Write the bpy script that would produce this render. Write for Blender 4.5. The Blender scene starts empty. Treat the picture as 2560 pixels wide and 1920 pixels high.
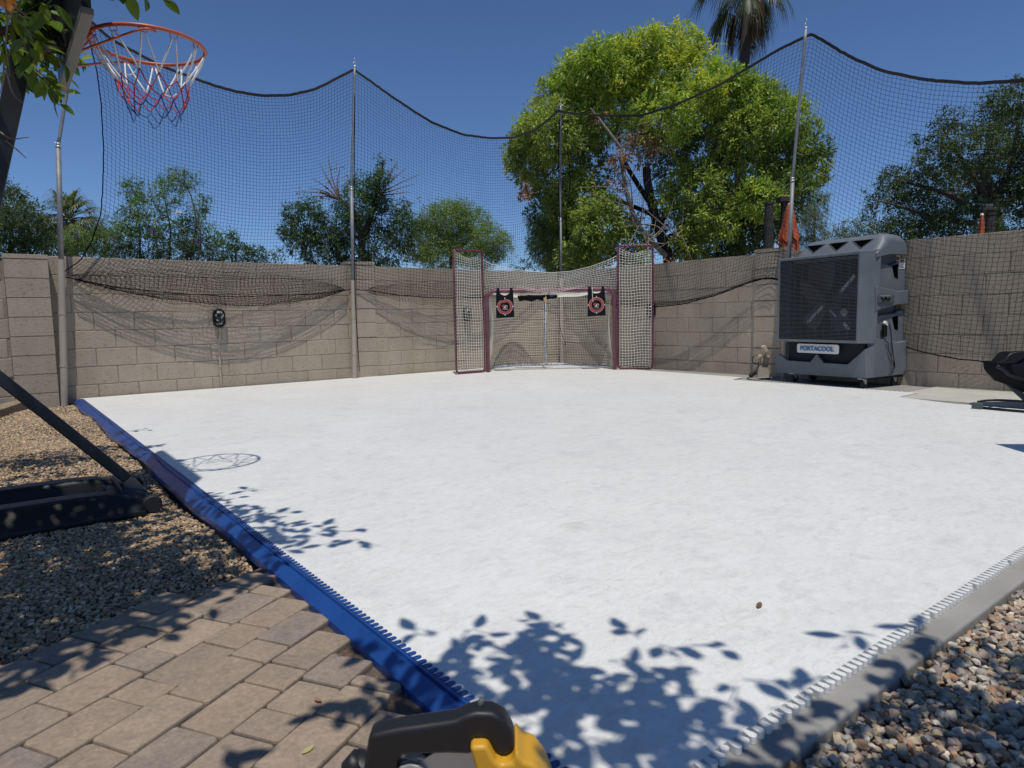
import bpy, bmesh, math, random
import numpy as np
from mathutils import Vector, Matrix
R=math.radians
random.seed(7); rng=np.random.default_rng(7)
sc=bpy.context.scene; COL=sc.collection
# ------------------------------------------------------------------ camera
CH,PITCH,ROLL,YAW,CX0,CY0,FPX=0.8254,0.1000,0.0187,0.6553,-7.9749,-8.9246,1693.5
_fx,_fy=math.sin(YAW),math.cos(YAW)
cF=np.array([_fx*math.cos(PITCH),_fy*math.cos(PITCH),-math.sin(PITCH)])
cR=np.array([_fy,-_fx,0.]); cU=np.cross(cR,cF)
_c,_s=math.cos(ROLL),math.sin(ROLL)
kR=_c*cR-_s*cU; kU=_s*cR+_c*cU
CO=np.array([CX0,CY0,CH])
cam=bpy.data.cameras.new('camera'); co=bpy.data.objects.new('camera',cam); COL.objects.link(co)
co.matrix_world=Matrix([[kR[0],kU[0],-cF[0],CO[0]],[kR[1],kU[1],-cF[1],CO[1]],[kR[2],kU[2],-cF[2],CO[2]],[0,0,0,1]])
cam.sensor_width=36; cam.lens=FPX/2560*36; cam.clip_start=.02; cam.clip_end=3000
cam.dof.use_dof=True; cam.dof.focus_distance=7.5; cam.dof.aperture_fstop=9
sc.camera=co
def ray(x,y): return cF+kR*((x-1280)/FPX)-kU*((y-960)/FPX)
def at(x,y,d): return CO+ray(x,y)*d                       # a point at a depth
def onp(x,y,ax,v):                                        # a point on an axis plane
    r=ray(x,y); return CO+r*((v-CO[ax])/r[ax])
# ------------------------------------------------------------------ light
SUN=Vector((-.329,-.615,2.10)).normalized()
W=bpy.data.worlds.new("World"); sc.world=W; W.use_nodes=True
nt=W.node_tree; bg=nt.nodes['Background']; sky=nt.nodes.new('ShaderNodeTexSky')
sky.sky_type='NISHITA'; sky.sun_disc=False
sky.sun_elevation=math.asin(SUN.z); sky.sun_rotation=math.atan2(SUN.x,SUN.y)
sky.air_density=.85; sky.dust_density=0.0; sky.ozone_density=6.0; sky.altitude=1500
tint=nt.nodes.new('ShaderNodeMix'); tint.data_type='RGBA'; tint.blend_type='MULTIPLY'; tint.inputs[0].default_value=1; tint.inputs[7].default_value=(.88,.97,1.07,1)
nt.links.new(sky.outputs[0],tint.inputs[6]); nt.links.new(tint.outputs[2],bg.inputs[0]); bg.inputs[1].default_value=.094
sl=bpy.data.lights.new('sun','SUN'); sl.energy=3.25; sl.angle=R(.53); sl.color=(1,.955,.885)
so=bpy.data.objects.new('sun',sl); COL.objects.link(so); so.rotation_euler=SUN.to_track_quat('Z','Y').to_euler()
sc.view_settings.view_transform='Standard'; sc.view_settings.look='None'; sc.view_settings.exposure=0.0; sc.view_settings.gamma=1
# ------------------------------------------------------------------ helpers
class MB:
    def __init__(s): s.V=[];s.F=[];s.C=[];s.n=0
    def add(s,V,F,c=None):
        V=np.asarray(V,float).reshape(-1,3)
        if isinstance(F,np.ndarray): s.F.append(F+s.n)
        else:
            by={}
            for f in F: by.setdefault(len(f),[]).append(f)
            for k,l in by.items(): s.F.append(np.array(l,int)+s.n)
        s.V.append(V); s.n+=len(V)
        c=(1,1,1) if c is None else c
        c=np.asarray(c,float)
        if c.ndim==1: c=np.tile(c,(len(V),1))
        s.C.append(c)
        return s
    def build(s,name,mat,parent=None,smooth=False,col=False,bevel=0,auto=None):
        me=bpy.data.meshes.new(name)
        V=np.concatenate(s.V)
        me.vertices.add(len(V)); me.vertices.foreach_set('co',V.ravel().astype(np.float32))
        nl=sum(f.size for f in s.F); nf=sum(len(f) for f in s.F)
        me.loops.add(nl); me.polygons.add(nf)
        me.loops.foreach_set('vertex_index',np.concatenate([f.ravel() for f in s.F]).astype(np.int32))
        tot=np.concatenate([np.full(len(f),f.shape[1]) for f in s.F]).astype(np.int32)
        st=np.concatenate([[0],np.cumsum(tot)[:-1]]).astype(np.int32)
        me.polygons.foreach_set('loop_start',st)
        me.polygons.foreach_set('use_smooth',np.full(nf,bool(smooth)))
        me.update(calc_edges=True); me.validate()
        if col:
            a=me.attributes.new('Col','FLOAT_COLOR','POINT')
            C=np.concatenate(s.C); C=np.concatenate([C,np.ones((len(C),1))],1)
            if len(C)==len(me.vertices): a.data.foreach_set('color',C.ravel().astype(np.float32))
        me.materials.append(mat)
        o=bpy.data.objects.new(name,me); COL.objects.link(o)
        if parent is not None: o.parent=parent
        if bevel:
            b=o.modifiers.new('bevel','BEVEL'); b.width=bevel; b.segments=2; b.limit_method='ANGLE'; b.angle_limit=R(35)
            for p in me.polygons: p.use_smooth=True
            w=o.modifiers.new('wn','WEIGHTED_NORMAL'); w.keep_sharp=True
        return o
def tag(o,label=None,cat=None,group=None,kind=None):
    if label: o['label']=label
    if cat: o['category']=cat
    if group: o['group']=group
    if kind: o['kind']=kind
    return o
def empty(name,loc=(0,0,0),label=None,cat=None,group=None):
    o=bpy.data.objects.new(name,None); COL.objects.link(o); o.location=loc; o.empty_display_size=.1
    return tag(o,label,cat,group)
SPLIT={'tie_cord','dry_twigs','clamp_and_hook','pipe_strap','guard','hoop_net','net_hook','rim_brace','edge_rope','cross_mark','board_bracket','side_recess','lacing','top_webbing','plate_screw','panel_trim','label_print','floor_frame','seat_tube','rim_bracket','back_post','valance','motor_housing','battery','base_tank','cable','core','fork','upper_netting','trunk_limb'}
def pieces(mb):
    V=np.concatenate(mb.V); n=len(V); lab=np.arange(n)
    while True:
        new=lab.copy()
        for f in mb.F:
            mn=lab[f].min(1)
            for c in range(f.shape[1]): np.minimum.at(new,f[:,c],mn)
        new=new[new]
        if (new==lab).all(): break
        lab=new
    return V,lab
def kid(mb,name,mat,root,**k):          # world-space mesh parented to an empty at root.location
    L=np.array(root.location)
    mb.V=[v-L for v in mb.V]
    if name in SPLIT:
        V,lab=pieces(mb); ids=np.unique(lab)
        if 1<len(ids)<=60:
            C=np.concatenate(mb.C); o=None
            for q in ids:
                sel=np.where(lab==q)[0]; mp=np.full(len(V),-1); mp[sel]=np.arange(len(sel)); m2=MB(); m2.V=[V[sel]]; m2.C=[C[sel]]; m2.n=len(sel)
                for f in mb.F:
                    g_=f[lab[f[:,0]]==q]
                    if len(g_): m2.F.append(mp[g_])
                w_=m2.build(name,mat,root,**k); o=o or w_
            return o
    return mb.build(name,mat,root,**k)
BF=np.array([[0,3,2,1],[4,5,6,7],[0,1,5,4],[1,2,6,5],[2,3,7,6],[3,0,4,7]])
def box(mb,x0,x1,y0,y1,z0,z1,c=None,M=None):
    V=np.array([[x0,y0,z0],[x1,y0,z0],[x1,y1,z0],[x0,y1,z0],[x0,y0,z1],[x1,y0,z1],[x1,y1,z1],[x0,y1,z1]],float)
    if M is not None: V=(M[:3,:3]@V.T).T+M[:3,3]
    return mb.add(V,BF.copy(),c)
def frame(o,X,Y=None,Z=(0,0,1)):
    X=np.array(X,float);X/=np.linalg.norm(X)
    Z=np.array(Z,float)
    if Y is None: Y=np.cross(Z,X)
    Y=np.array(Y,float);Y/=np.linalg.norm(Y); Z=np.cross(X,Y)
    M=np.eye(4);M[:3,0]=X;M[:3,1]=Y;M[:3,2]=Z;M[:3,3]=o;return M
def tr(M,V): V=np.asarray(V,float).reshape(-1,3); return (M[:3,:3]@V.T).T+M[:3,3]
def tube(mb,P,r,n=8,closed=False,c=None,cap=True):
    P=np.asarray(P,float); m=len(P)
    r=np.full(m,r) if np.isscalar(r) else np.asarray(r,float)
    if closed: T=np.roll(P,-1,0)-np.roll(P,1,0)
    else:
        T=np.gradient(P,axis=0)
    T/=np.maximum(np.linalg.norm(T,axis=1,keepdims=True),1e-9)
    a=np.array([0,0,1.]) if abs(T[0][2])<.9 else np.array([1.,0,0])
    N=np.cross(T[0],a);N/=np.linalg.norm(N); V=[]
    an=np.arange(n)*2*np.pi/n
    for i in range(m):
        N=N-T[i]*(N@T[i]); N/=np.linalg.norm(N); B=np.cross(T[i],N)
        V.append(P[i]+r[i]*(np.cos(an)[:,None]*N+np.sin(an)[:,None]*B))
    V=np.concatenate(V); k=m if closed else m-1
    i=np.arange(k)[:,None]*n; j=np.arange(n)[None]; j2=(j+1)%n; i2=((np.arange(k)+1)%m)[:,None]*n
    F=np.stack([i+j,i+j2,i2+j2,i2+j],-1).reshape(-1,4)
    mb.add(V,F,c)
    if cap and not closed:
        s=mb.n-len(V)
        mb.F.append(np.array([list(range(n))[::-1]])+s); mb.F.append(np.array([list(range(n))])+s+(m-1)*n)
    return mb
def bar(mb,a,b,w,h,up=(0,0,1),c=None):
    a=np.array(a,float);b=np.array(b,float);L=np.linalg.norm(b-a)
    X=(b-a)/L; up=np.array(up,float); Y=np.cross(up,X);Y/=np.linalg.norm(Y)
    return box(mb,0,L,-w/2,w/2,-h/2,h/2,c,frame(a,X,Y))
def prism(mb,poly,d,M,c=None,d0=0):     # poly in local XY, extruded d0..d in local Z
    n=len(poly); P=np.array(poly,float)
    V=np.concatenate([np.c_[P,np.full(n,d0)],np.c_[P,np.full(n,d)]])
    F=[list(range(n))[::-1],list(range(n,2*n))]+[[i,(i+1)%n,n+(i+1)%n,n+i] for i in range(n)]
    return mb.add(tr(M,V),F,c)
def lathe(mb,prof,M,n=20,c=None):        # prof (r,z)
    an=np.arange(n)*2*np.pi/n; V=np.concatenate([np.c_[r*np.cos(an),r*np.sin(an),np.full(n,z)] for r,z in prof])
    k=len(prof)-1; i=np.arange(k)[:,None]*n; j=np.arange(n)[None]; j2=(j+1)%n
    F=np.stack([i+j,i+j2,i+n+j2,i+n+j],-1).reshape(-1,4)
    return mb.add(tr(M,V),F,c)
def spl(P,n=40):                          # Catmull-Rom through points
    P=np.asarray(P,float); Q=np.vstack([2*P[0]-P[1],P,2*P[-1]-P[-2]]); out=[]
    m=len(P)-1
    for t in np.linspace(0,m,n):
        i=min(int(t),m-1);u=t-i;p0,p1,p2,p3=Q[i:i+4]
        out.append(.5*((2*p1)+(-p0+p2)*u+(2*p0-5*p1+4*p2-p3)*u*u+(-p0+3*p1-3*p2+p3)*u**3))
    return np.array(out)
def rrect(w,h,r,n=5,cx=0,cy=0):
    out=[]
    for sx,sy,a0 in((1,1,0),(-1,1,90),(-1,-1,180),(1,-1,270)):
        for k in range(n+1):
            a=R(a0+90*k/n); out.append((cx+sx*(w/2-r)+r*math.cos(a),cy+sy*(h/2-r)+r*math.sin(a)))
    return out
def text(s,size,mat,M,parent,name='lettering',depth=.001,sx=1.0,bold=.0):
    cu=bpy.data.curves.new('t','FONT'); cu.body=s; cu.size=size; cu.extrude=depth; cu.align_x='CENTER'; cu.align_y='CENTER'; cu.offset=bold
    o=bpy.data.objects.new('t',cu); COL.objects.link(o)
    dg=bpy.context.evaluated_depsgraph_get(); me=bpy.data.meshes.new_from_object(o.evaluated_get(dg))
    bpy.data.objects.remove(o); me.name=name; me.materials.clear(); me.materials.append(mat)
    L=np.array(parent.location)
    for v in me.vertices:
        p=tr(M,[[v.co.x*sx,v.co.y,v.co.z]])[0]-L; v.co=p
    q=bpy.data.objects.new(name,me); COL.objects.link(q); q.parent=parent; return q
# ------------------------------------------------------------------ materials
def mat(name,color=(.5,.5,.5),rough=.6,metal=0,spec=.5,build=None):
    m=bpy.data.materials.new(name); m.use_nodes=True; nt=m.node_tree; b=nt.nodes['Principled BSDF']
    b.inputs['Base Color'].default_value=(*color,1); b.inputs['Roughness'].default_value=rough
    b.inputs['Metallic'].default_value=metal; b.inputs['Specular IOR Level'].default_value=spec
    if build: build(nt,b)
    return m
def N(nt,t,**k):
    n=nt.nodes.new(t)
    for a,v in k.items():
        if a in('operation','blend_type','data_type','noise_dimensions','feature','attribute_name','distance','wave_type','bands_direction','use_clamp'): setattr(n,a,v)
        else:
            a=a.replace('_',' '); n.inputs[a].default_value=v
    return n
def noise(nt,scale,detail=3,rough=.5,vec=None,stretch=None,dist=0):
    n=nt.nodes.new('ShaderNodeTexNoise'); n.inputs['Scale'].default_value=scale; n.inputs['Detail'].default_value=detail; n.inputs['Roughness'].default_value=rough; n.inputs['Distortion'].default_value=dist
    if vec is None: vec=nt.nodes.new('ShaderNodeTexCoord').outputs['Object']
    if stretch:
        mp=nt.nodes.new('ShaderNodeMapping'); mp.inputs['Scale'].default_value=stretch[:3]
        if len(stretch)>3: mp.inputs['Rotation'].default_value=(0,0,R(stretch[3]))
        nt.links.new(vec,mp.inputs[0]); vec=mp.outputs[0]
    nt.links.new(vec,n.inputs['Vector']); return n.outputs['Fac']
def ramp(nt,f,stops):
    r=nt.nodes.new('ShaderNodeValToRGB'); el=r.color_ramp.elements
    while len(el)<len(stops): el.new(.5)
    for e,(p,c) in zip(el,stops): e.position=p; e.color=(*c,1) if len(c)==3 else c
    nt.links.new(f,r.inputs[0]); return r.outputs[0]
def mix(nt,f,a,b,blend='MIX'):
    m=nt.nodes.new('ShaderNodeMix'); m.data_type='RGBA'; m.blend_type=blend
    for s,v in((m.inputs[0],f),(m.inputs[6],a),(m.inputs[7],b)):
        if isinstance(v,(int,float)): s.default_value=v
        elif isinstance(v,tuple): s.default_value=(*v,1)
        else: nt.links.new(v,s)
    return m.outputs[2]
def bump(nt,b,h,strength=.3,dist=.01):
    n=nt.nodes.new('ShaderNodeBump'); n.inputs['Strength'].default_value=strength; n.inputs['Distance'].default_value=dist
    nt.links.new(h,n.inputs['Height']); nt.links.new(n.outputs[0],b.inputs['Normal'])
def math_(nt,op,a,b=None,c=None):
    m=nt.nodes.new('ShaderNodeMath'); m.operation=op
    for i,v in enumerate((a,b,c)):
        if v is None: continue
        if isinstance(v,(int,float)): m.inputs[i].default_value=v
        else: nt.links.new(v,m.inputs[i])
    return m.outputs[0]
def varied(c1,c2,scale=4,bs=60,bstr=.2,bd=.003,rough=.7,detail=5):
    def f(nt,b):
        n=noise(nt,scale,detail,.6); c=ramp(nt,n,[(.3,c1),(.7,c2)]); nt.links.new(c,b.inputs['Base Color'])
        bump(nt,b,noise(nt,bs,4,.6),bstr,bd)
    return f
def colattr(nt): a=nt.nodes.new('ShaderNodeAttribute'); a.attribute_name='Col'; return a.outputs['Color']
def m_block(nt,b):
    ca=colattr(nt)
    n1=noise(nt,1.3,4,.6); n2=noise(nt,38,5,.7)
    c=ramp(nt,n1,[(.3,(.385,.322,.246)),(.7,(.440,.372,.288))])
    c=mix(nt,1.0,c,ca,'MULTIPLY')
    d=ramp(nt,n2,[(.32,(.60,.58,.56)),(.45,(1,1,1))]); c=mix(nt,.9,c,d,'MULTIPLY')
    lf=ramp(nt,noise(nt,2.2,5,.7,stretch=(1,1,.5)),[(.55,(0,0,0)),(.72,(1,1,1))]); c=mix(nt,math_(nt,'MULTIPLY',lf,.22),c,(.46,.43,.38))
    s=noise(nt,5,3,.6,stretch=(1,1,.25)); c=mix(nt,.35,c,ramp(nt,s,[(.35,(.75,.74,.72)),(.6,(1,1,1))]),'MULTIPLY')
    nt.links.new(c,b.inputs['Base Color'])
    h=math_(nt,'ADD',noise(nt,55,5,.7),math_(nt,'MULTIPLY',noise(nt,170,3,.7),.5)); bump(nt,b,h,.8,.008)
M_block=mat('painted_block',(.3,.26,.2),.9,spec=.2,build=m_block)
def m_floor(nt,b):
    tc=nt.nodes.new('ShaderNodeTexCoord').outputs['Object']
    c=ramp(nt,noise(nt,.9,5,.65,tc,dist=.6),[(.3,(.745,.742,.700)),(.7,(.805,.803,.762))])
    str1=ramp(nt,noise(nt,11,7,.78,tc,(1,2.2,1,37),dist=1.0),[(.38,(.88,.875,.865)),(.50,(.975,.975,.973)),(.62,(1.02,1.02,1.02))]); c=mix(nt,.85,c,str1,'MULTIPLY')
    str2=ramp(nt,noise(nt,34,5,.75,tc,(1,1.8,1,-20),dist=.8),[(.34,(.84,.82,.80)),(.46,(1,1,1))]); c=mix(nt,.6,c,str2,'MULTIPLY')
    # thin curved scuffs: contour lines of several noise fields
    def scr(scale,w,st,tcv=tc,dist=1.2):
        n=noise(nt,scale,2.5,.5,tcv,st,dist); a=math_(nt,'ABSOLUTE',math_(nt,'SUBTRACT',n,.5))
        return math_(nt,'SUBTRACT',1.0,math_(nt,'SMOOTH_MIN',math_(nt,'DIVIDE',a,w),1.0,.1))
    m1=ramp(nt,noise(nt,1.6,3,.6,tc),[(.42,(0,0,0)),(.62,(1,1,1))])
    m2=ramp(nt,noise(nt,2.3,4,.6,tc,(1,1,1,50)),[(.45,(0,0,0)),(.60,(1,1,1))])
    s=scr(6,.0045,(1,1.6,1,20),dist=.4); s2=scr(10,.006,(1.9,1,1,-35),dist=.3); s3=scr(19,.010,(1,1.3,1,70),dist=.3)
    c=mix(nt,math_(nt,'MULTIPLY',math_(nt,'MAXIMUM',s,0),math_(nt,'MULTIPLY',m1,.42)),c,(.42,.38,.33))
    c=mix(nt,math_(nt,'MULTIPLY',math_(nt,'MAXIMUM',s2,0),math_(nt,'MULTIPLY',m2,.42)),c,(.42,.39,.36))
    c=mix(nt,math_(nt,'MULTIPLY',math_(nt,'MAXIMUM',s3,0),math_(nt,'MULTIPLY',m1,.40)),c,(.46,.42,.37))
    st=ramp(nt,noise(nt,6.5,6,.75,tc,dist=.8),[(.60,(0,0,0)),(.72,(1,1,1))])
    c=mix(nt,math_(nt,'MULTIPLY',st,.38),c,(.50,.43,.36))
    g=ramp(nt,noise(nt,4.2,6,.8,tc,(1,1,1,30)),[(.52,(0,0,0)),(.75,(1,1,1))])
    c=mix(nt,math_(nt,'MULTIPLY',g,.55),c,(.50,.505,.51))
    fl=ramp(nt,noise(nt,75,2,.5,tc),[(.735,(0,0,0)),(.76,(1,1,1))])
    c=mix(nt,math_(nt,'MULTIPLY',fl,.5),c,(.30,.24,.19))
    nt.links.new(c,b.inputs['Base Color']); b.inputs['Roughness'].default_value=.42
    bump(nt,b,noise(nt,260,2,.5),.05,.001)
M_floor=mat('white_plastic_tile',(.75,.76,.77),.42,spec=.35,build=m_floor)
M_oldtile=mat('aged_tile',(.4,.4,.36),.5,build=varied((.46,.45,.38),(.56,.55,.49),3,50,.1))
M_conc=mat('concrete',(.3,.3,.28),.85,build=varied((.225,.215,.195),(.33,.315,.285),3,60,.35,.004))
M_dirt=mat('dirt',(.18,.15,.11),.95,build=varied((.13,.10,.075),(.24,.19,.14),8,80,.4))
def m_stone(nt,b):
    c=mix(nt,1.0,colattr(nt),ramp(nt,noise(nt,90,4,.6),[(.3,(.65,.65,.65)),(.7,(1.15,1.12,1.08))]),'MULTIPLY'); nt.links.new(c,b.inputs['Base Color'])
    bump(nt,b,noise(nt,220,3,.6),.3,.002)
M_stone=mat('gravel_stone',(.4,.35,.3),.85,build=m_stone)
def m_paver(nt,b):
    c=mix(nt,1.0,colattr(nt),ramp(nt,noise(nt,11,6,.7),[(.3,(.78,.78,.80)),(.7,(1.12,1.1,1.05))]),'MULTIPLY')
    sp=ramp(nt,noise(nt,140,3,.6),[(.63,(0,0,0)),(.70,(1,1,1))]); c=mix(nt,math_(nt,'MULTIPLY',sp,.35),c,(.42,.38,.33))
    ds=ramp(nt,noise(nt,25,4,.7),[(.60,(0,0,0)),(.75,(1,1,1))]); c=mix(nt,math_(nt,'MULTIPLY',ds,.45),c,(.15,.12,.095)); g2=ramp(nt,noise(nt,70,5,.8),[(.35,(.72,.72,.72)),(.6,(1.08,1.08,1.08))]); c=mix(nt,.8,c,g2,'MULTIPLY')
    nt.links.new(c,b.inputs['Base Color']); bump(nt,b,noise(nt,160,4,.7),.45,.002)
M_paver=mat('concrete_paver',(.25,.2,.16),.9,spec=.25,build=m_paver)
M_blue=mat('blue_plastic',(.012,.045,.24),.3,spec=.5,build=lambda nt,b:(nt.links.new(ramp(nt,noise(nt,5,5,.7),[(.3,(.009,.050,.205)),(.75,(.018,.075,.28))]),b.inputs['Base Color']),bump(nt,b,noise(nt,14,3,.6),.12,.01)))
M_black=mat('black_plastic',(.007,.0075,.009),.42,spec=.35)
M_bmetal=mat('black_painted_steel',(.010,.011,.014),.42,build=varied((.008,.009,.012),(.02,.022,.026),5,40,.08))
M_net=mat('black_twine',(.004,.004,.007),1.0,spec=0)
M_hem=mat('black_webbing',(.014,.012,.013),.9,build=varied((.010,.009,.010),(.022,.018,.018),30,200,.3))
M_galv=mat('galvanized_steel',(.3,.31,.32),.6,.35,build=varied((.17,.18,.185),(.28,.295,.30),9,60,.08))
M_bpole=mat('beige_painted_steel',(.32,.28,.22),.6,build=varied((.34,.295,.235),(.40,.35,.285),6,60,.08))
M_maroon=mat('maroon_paint',(.2,.06,.1),.45,build=lambda nt,b:nt.links.new(mix(nt,ramp(nt,noise(nt,30,5,.7),[(.60,(0,0,0)),(.68,(1,1,1))]),ramp(nt,noise(nt,8,4,.6),[(.3,(.13,.035,.055)),(.7,(.20,.065,.095))]),(.07,.03,.04)),b.inputs['Base Color']))
M_chip=mat('chipped_white_paint',(.6,.6,.6),.5,build=lambda nt,b:nt.links.new(ramp(nt,noise(nt,34,5,.75),[(.46,(.17,.20,.26)),(.52,(.68,.69,.71))]),b.inputs['Base Color']))
M_wnet=mat('white_twine',(.76,.735,.64),.9)
M_white=mat('white_plastic',(.72,.71,.68),.5)
M_lace=mat('black_lace',(.025,.010,.018),.9,spec=.1)
M_fabric=mat('black_fabric',(.009,.009,.012),.9,spec=.15)
M_red=mat('red_print',(.33,.045,.04),.7); M_pink=mat('pale_red_print',(.62,.38,.33),.7)
M_hoop=mat('orange_red_steel',(.5,.11,.045),.42,.0,build=varied((.46,.095,.04),(.56,.135,.06),12,60,.05))
M_rope_w=mat('white_cord',(.78,.79,.80),.8); M_rope_r=mat('red_cord',(.42,.035,.05),.8); M_rope_b=mat('blue_cord',(.04,.10,.28),.8)
M_grey=mat('grey_moulded_plastic',(.13,.15,.175),.5,spec=.4,build=lambda nt,b:(nt.links.new(ramp(nt,noise(nt,3.5,6,.7),[(.3,(.115,.132,.148)),(.68,(.160,.178,.194)),(.9,(.205,.213,.220))]),b.inputs['Base Color']),bump(nt,b,noise(nt,300,2,.5),.06,.001)))
M_fanb=mat('grey_fan_blade',(.07,.075,.08),.6)
M_slat=mat('dark_grey_slat',(.085,.094,.104),.45)
M_mouth=mat('painted_mouth_shade',(.022,.025,.03),.8,spec=.2)  # dark tone carries the shade inside the cooler mouth
M_dark=mat('shade_black',(.002,.002,.0025),1.0,spec=0)  # near-black without sheen, paints shade where openings would be
M_steel=mat('bright_steel',(.55,.56,.57),.35,.6)
M_blade=mat('fan_blade_metal',(.80,.81,.80),.5)
M_pad=mat('brown_cooling_pad',(.06,.045,.03),.9)
M_txtblue=mat('blue_lettering',(.03,.16,.36),.5)
M_rubber=mat('black_rubber',(.015,.015,.017),.7)
M_beigeplastic=mat('beige_plastic_cover',(.50,.42,.31),.55)
M_shutter=mat('grey_brown_post',(.13,.11,.09),.8)
M_orange=mat('orange_canvas',(.42,.085,.03),.85,build=varied((.36,.07,.028),(.47,.105,.04),14,80,.2))
M_darkwood=mat('dark_weathered_wood',(.035,.028,.026),.85,build=varied((.03,.024,.022),(.07,.058,.05),12,60,.3))
M_wood=mat('weathered_timber',(.3,.22,.13),.8,build=varied((.19,.145,.095),(.32,.25,.17),9,70,.4))
M_lwood=mat('pale_new_wood',(.5,.36,.2),.7,build=varied((.46,.33,.19),(.56,.42,.25),12,60,.2))
M_yellow=mat('yellow_tool_plastic',(.62,.33,.025),.45)
M_toolblack=mat('black_tool_grip',(.012,.012,.013),.5)
M_alu=mat('cast_aluminium',(.42,.41,.36),.45,.5)
M_fruit=mat('orange_rind',(.75,.26,.02),.5)
M_glass=mat('lamp_glass',(.06,.065,.07),.12,build=lambda nt,b:nt.links.new(ramp(nt,noise(nt,22,2,.5),[(.50,(.012,.014,.018)),(.56,(.45,.46,.44))]),b.inputs['Base Color']))
def leafmat(name,tl=.35,rough=.45,sat=1.0):
    m=bpy.data.materials.new(name); m.use_nodes=True; nt=m.node_tree; b=nt.nodes['Principled BSDF']; out=nt.nodes['Material Output']
    c=colattr(nt); nt.links.new(c,b.inputs['Base Color']); b.inputs['Roughness'].default_value=rough; b.inputs['Specular IOR Level'].default_value=.4
    t=nt.nodes.new('ShaderNodeBsdfTranslucent'); ms=nt.nodes.new('ShaderNodeMixShader'); ms.inputs[0].default_value=tl
    g=mix(nt,1.0,c,(1.25,1.25,.5),'MULTIPLY'); nt.links.new(g,t.inputs[0])
    nt.links.new(b.outputs[0],ms.inputs[1]); nt.links.new(t.outputs[0],ms.inputs[2]); nt.links.new(ms.outputs[0],out.inputs[0]); return m
M_leaf=leafmat('foliage'); M_citrus=leafmat('citrus_leaf',.5,.35); M_dry=leafmat('dry_leaf',.2,.8)
def m_bark(nt,b):
    nt.links.new(mix(nt,1.0,colattr(nt),ramp(nt,noise(nt,14,5,.7),[(.3,(.6,.6,.6)),(.7,(1.2,1.2,1.2))]),'MULTIPLY'),b.inputs['Base Color']); bump(nt,b,noise(nt,30,4,.7),.5,.01)
M_bark=mat('bark',(.1,.08,.06),.9,build=m_bark)
# ------------------------------------------------------------------ the setting
XB,YN=-7.216,-8.192          # court edges (blue edge, near edge)
g=MB(); S=900
g.add([[-S,-S,-.14],[S,-S,-.14],[S,S,-.14],[-S,S,-.14]],[[0,1,2,3]]).build('ground',M_dirt); tag(bpy.data.objects['ground'],kind='structure')
s=MB(); prism(s,[(XB-.02,-8.280),(-7.02,-8.280),(2.5,-8.280),(2.5,.35),(XB-.02,.35)],0,np.eye(4),d0=-.12)
V=s.V[0]; V[:,2]-=0.016
o=s.build('concrete_slab',M_conc,bevel=.010); tag(o,kind='structure')
# white interlocking floor: outline with rounded fingers along the near and right edges
def fingers(p0,p1,nrm,pitch=.0254,L=.028,hw=.0092):
    p0=np.array(p0,float);p1=np.array(p1,float);d=p1-p0;n=int(np.linalg.norm(d)/pitch);d/=np.linalg.norm(d);nrm=np.array(nrm,float);out=[]
    gap_every=12
    for i in range(n):
        c=p0+d*(i+.5)*pitch; f=L*(.62 if i%gap_every==gap_every-1 else 1)
        out.append(c-d*hw*.55)
        for a in np.linspace(-90,90,6):
            out.append(c+d*hw*math.sin(R(a))+nrm*(f-hw+hw*math.cos(R(a))))
        out.append(c+d*hw*.55)
    return [tuple(x) for x in out]
out=[(XB,-.03),(XB,YN)]
out+=fingers((XB,YN),(-1.45,YN),(0,-1))
out+=[(-1.45,YN),(-1.40,-6.60)]+fingers((-1.40,-6.60),(-1.25,-6.12),(1,0))[:0]
edge=[(-1.40,-6.60),(-1.27,-6.12)]
out+=[(-1.22,-6.12)]+fingers((-.80,-6.12),(-.80,-3.97),(1,0),pitch=.045,L=.035,hw=.013)+[(-.46,-3.95),(-.42,-2.6),(-.40,-.03)]
s=MB(); prism(s,out,0,np.eye(4),d0=-.0155)
fl=s.build('court_floor',M_floor,bevel=.0045); tag(fl,kind='structure')
s=MB(); box(s,-.80,-.02,-8.0,-6.0,-.0155,-.006); box(s,-1.21,-.80,-8.0,-6.13,-.0155,-.006)
tag(s.build('aged_court_tiles',M_oldtile),kind='structure')
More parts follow.
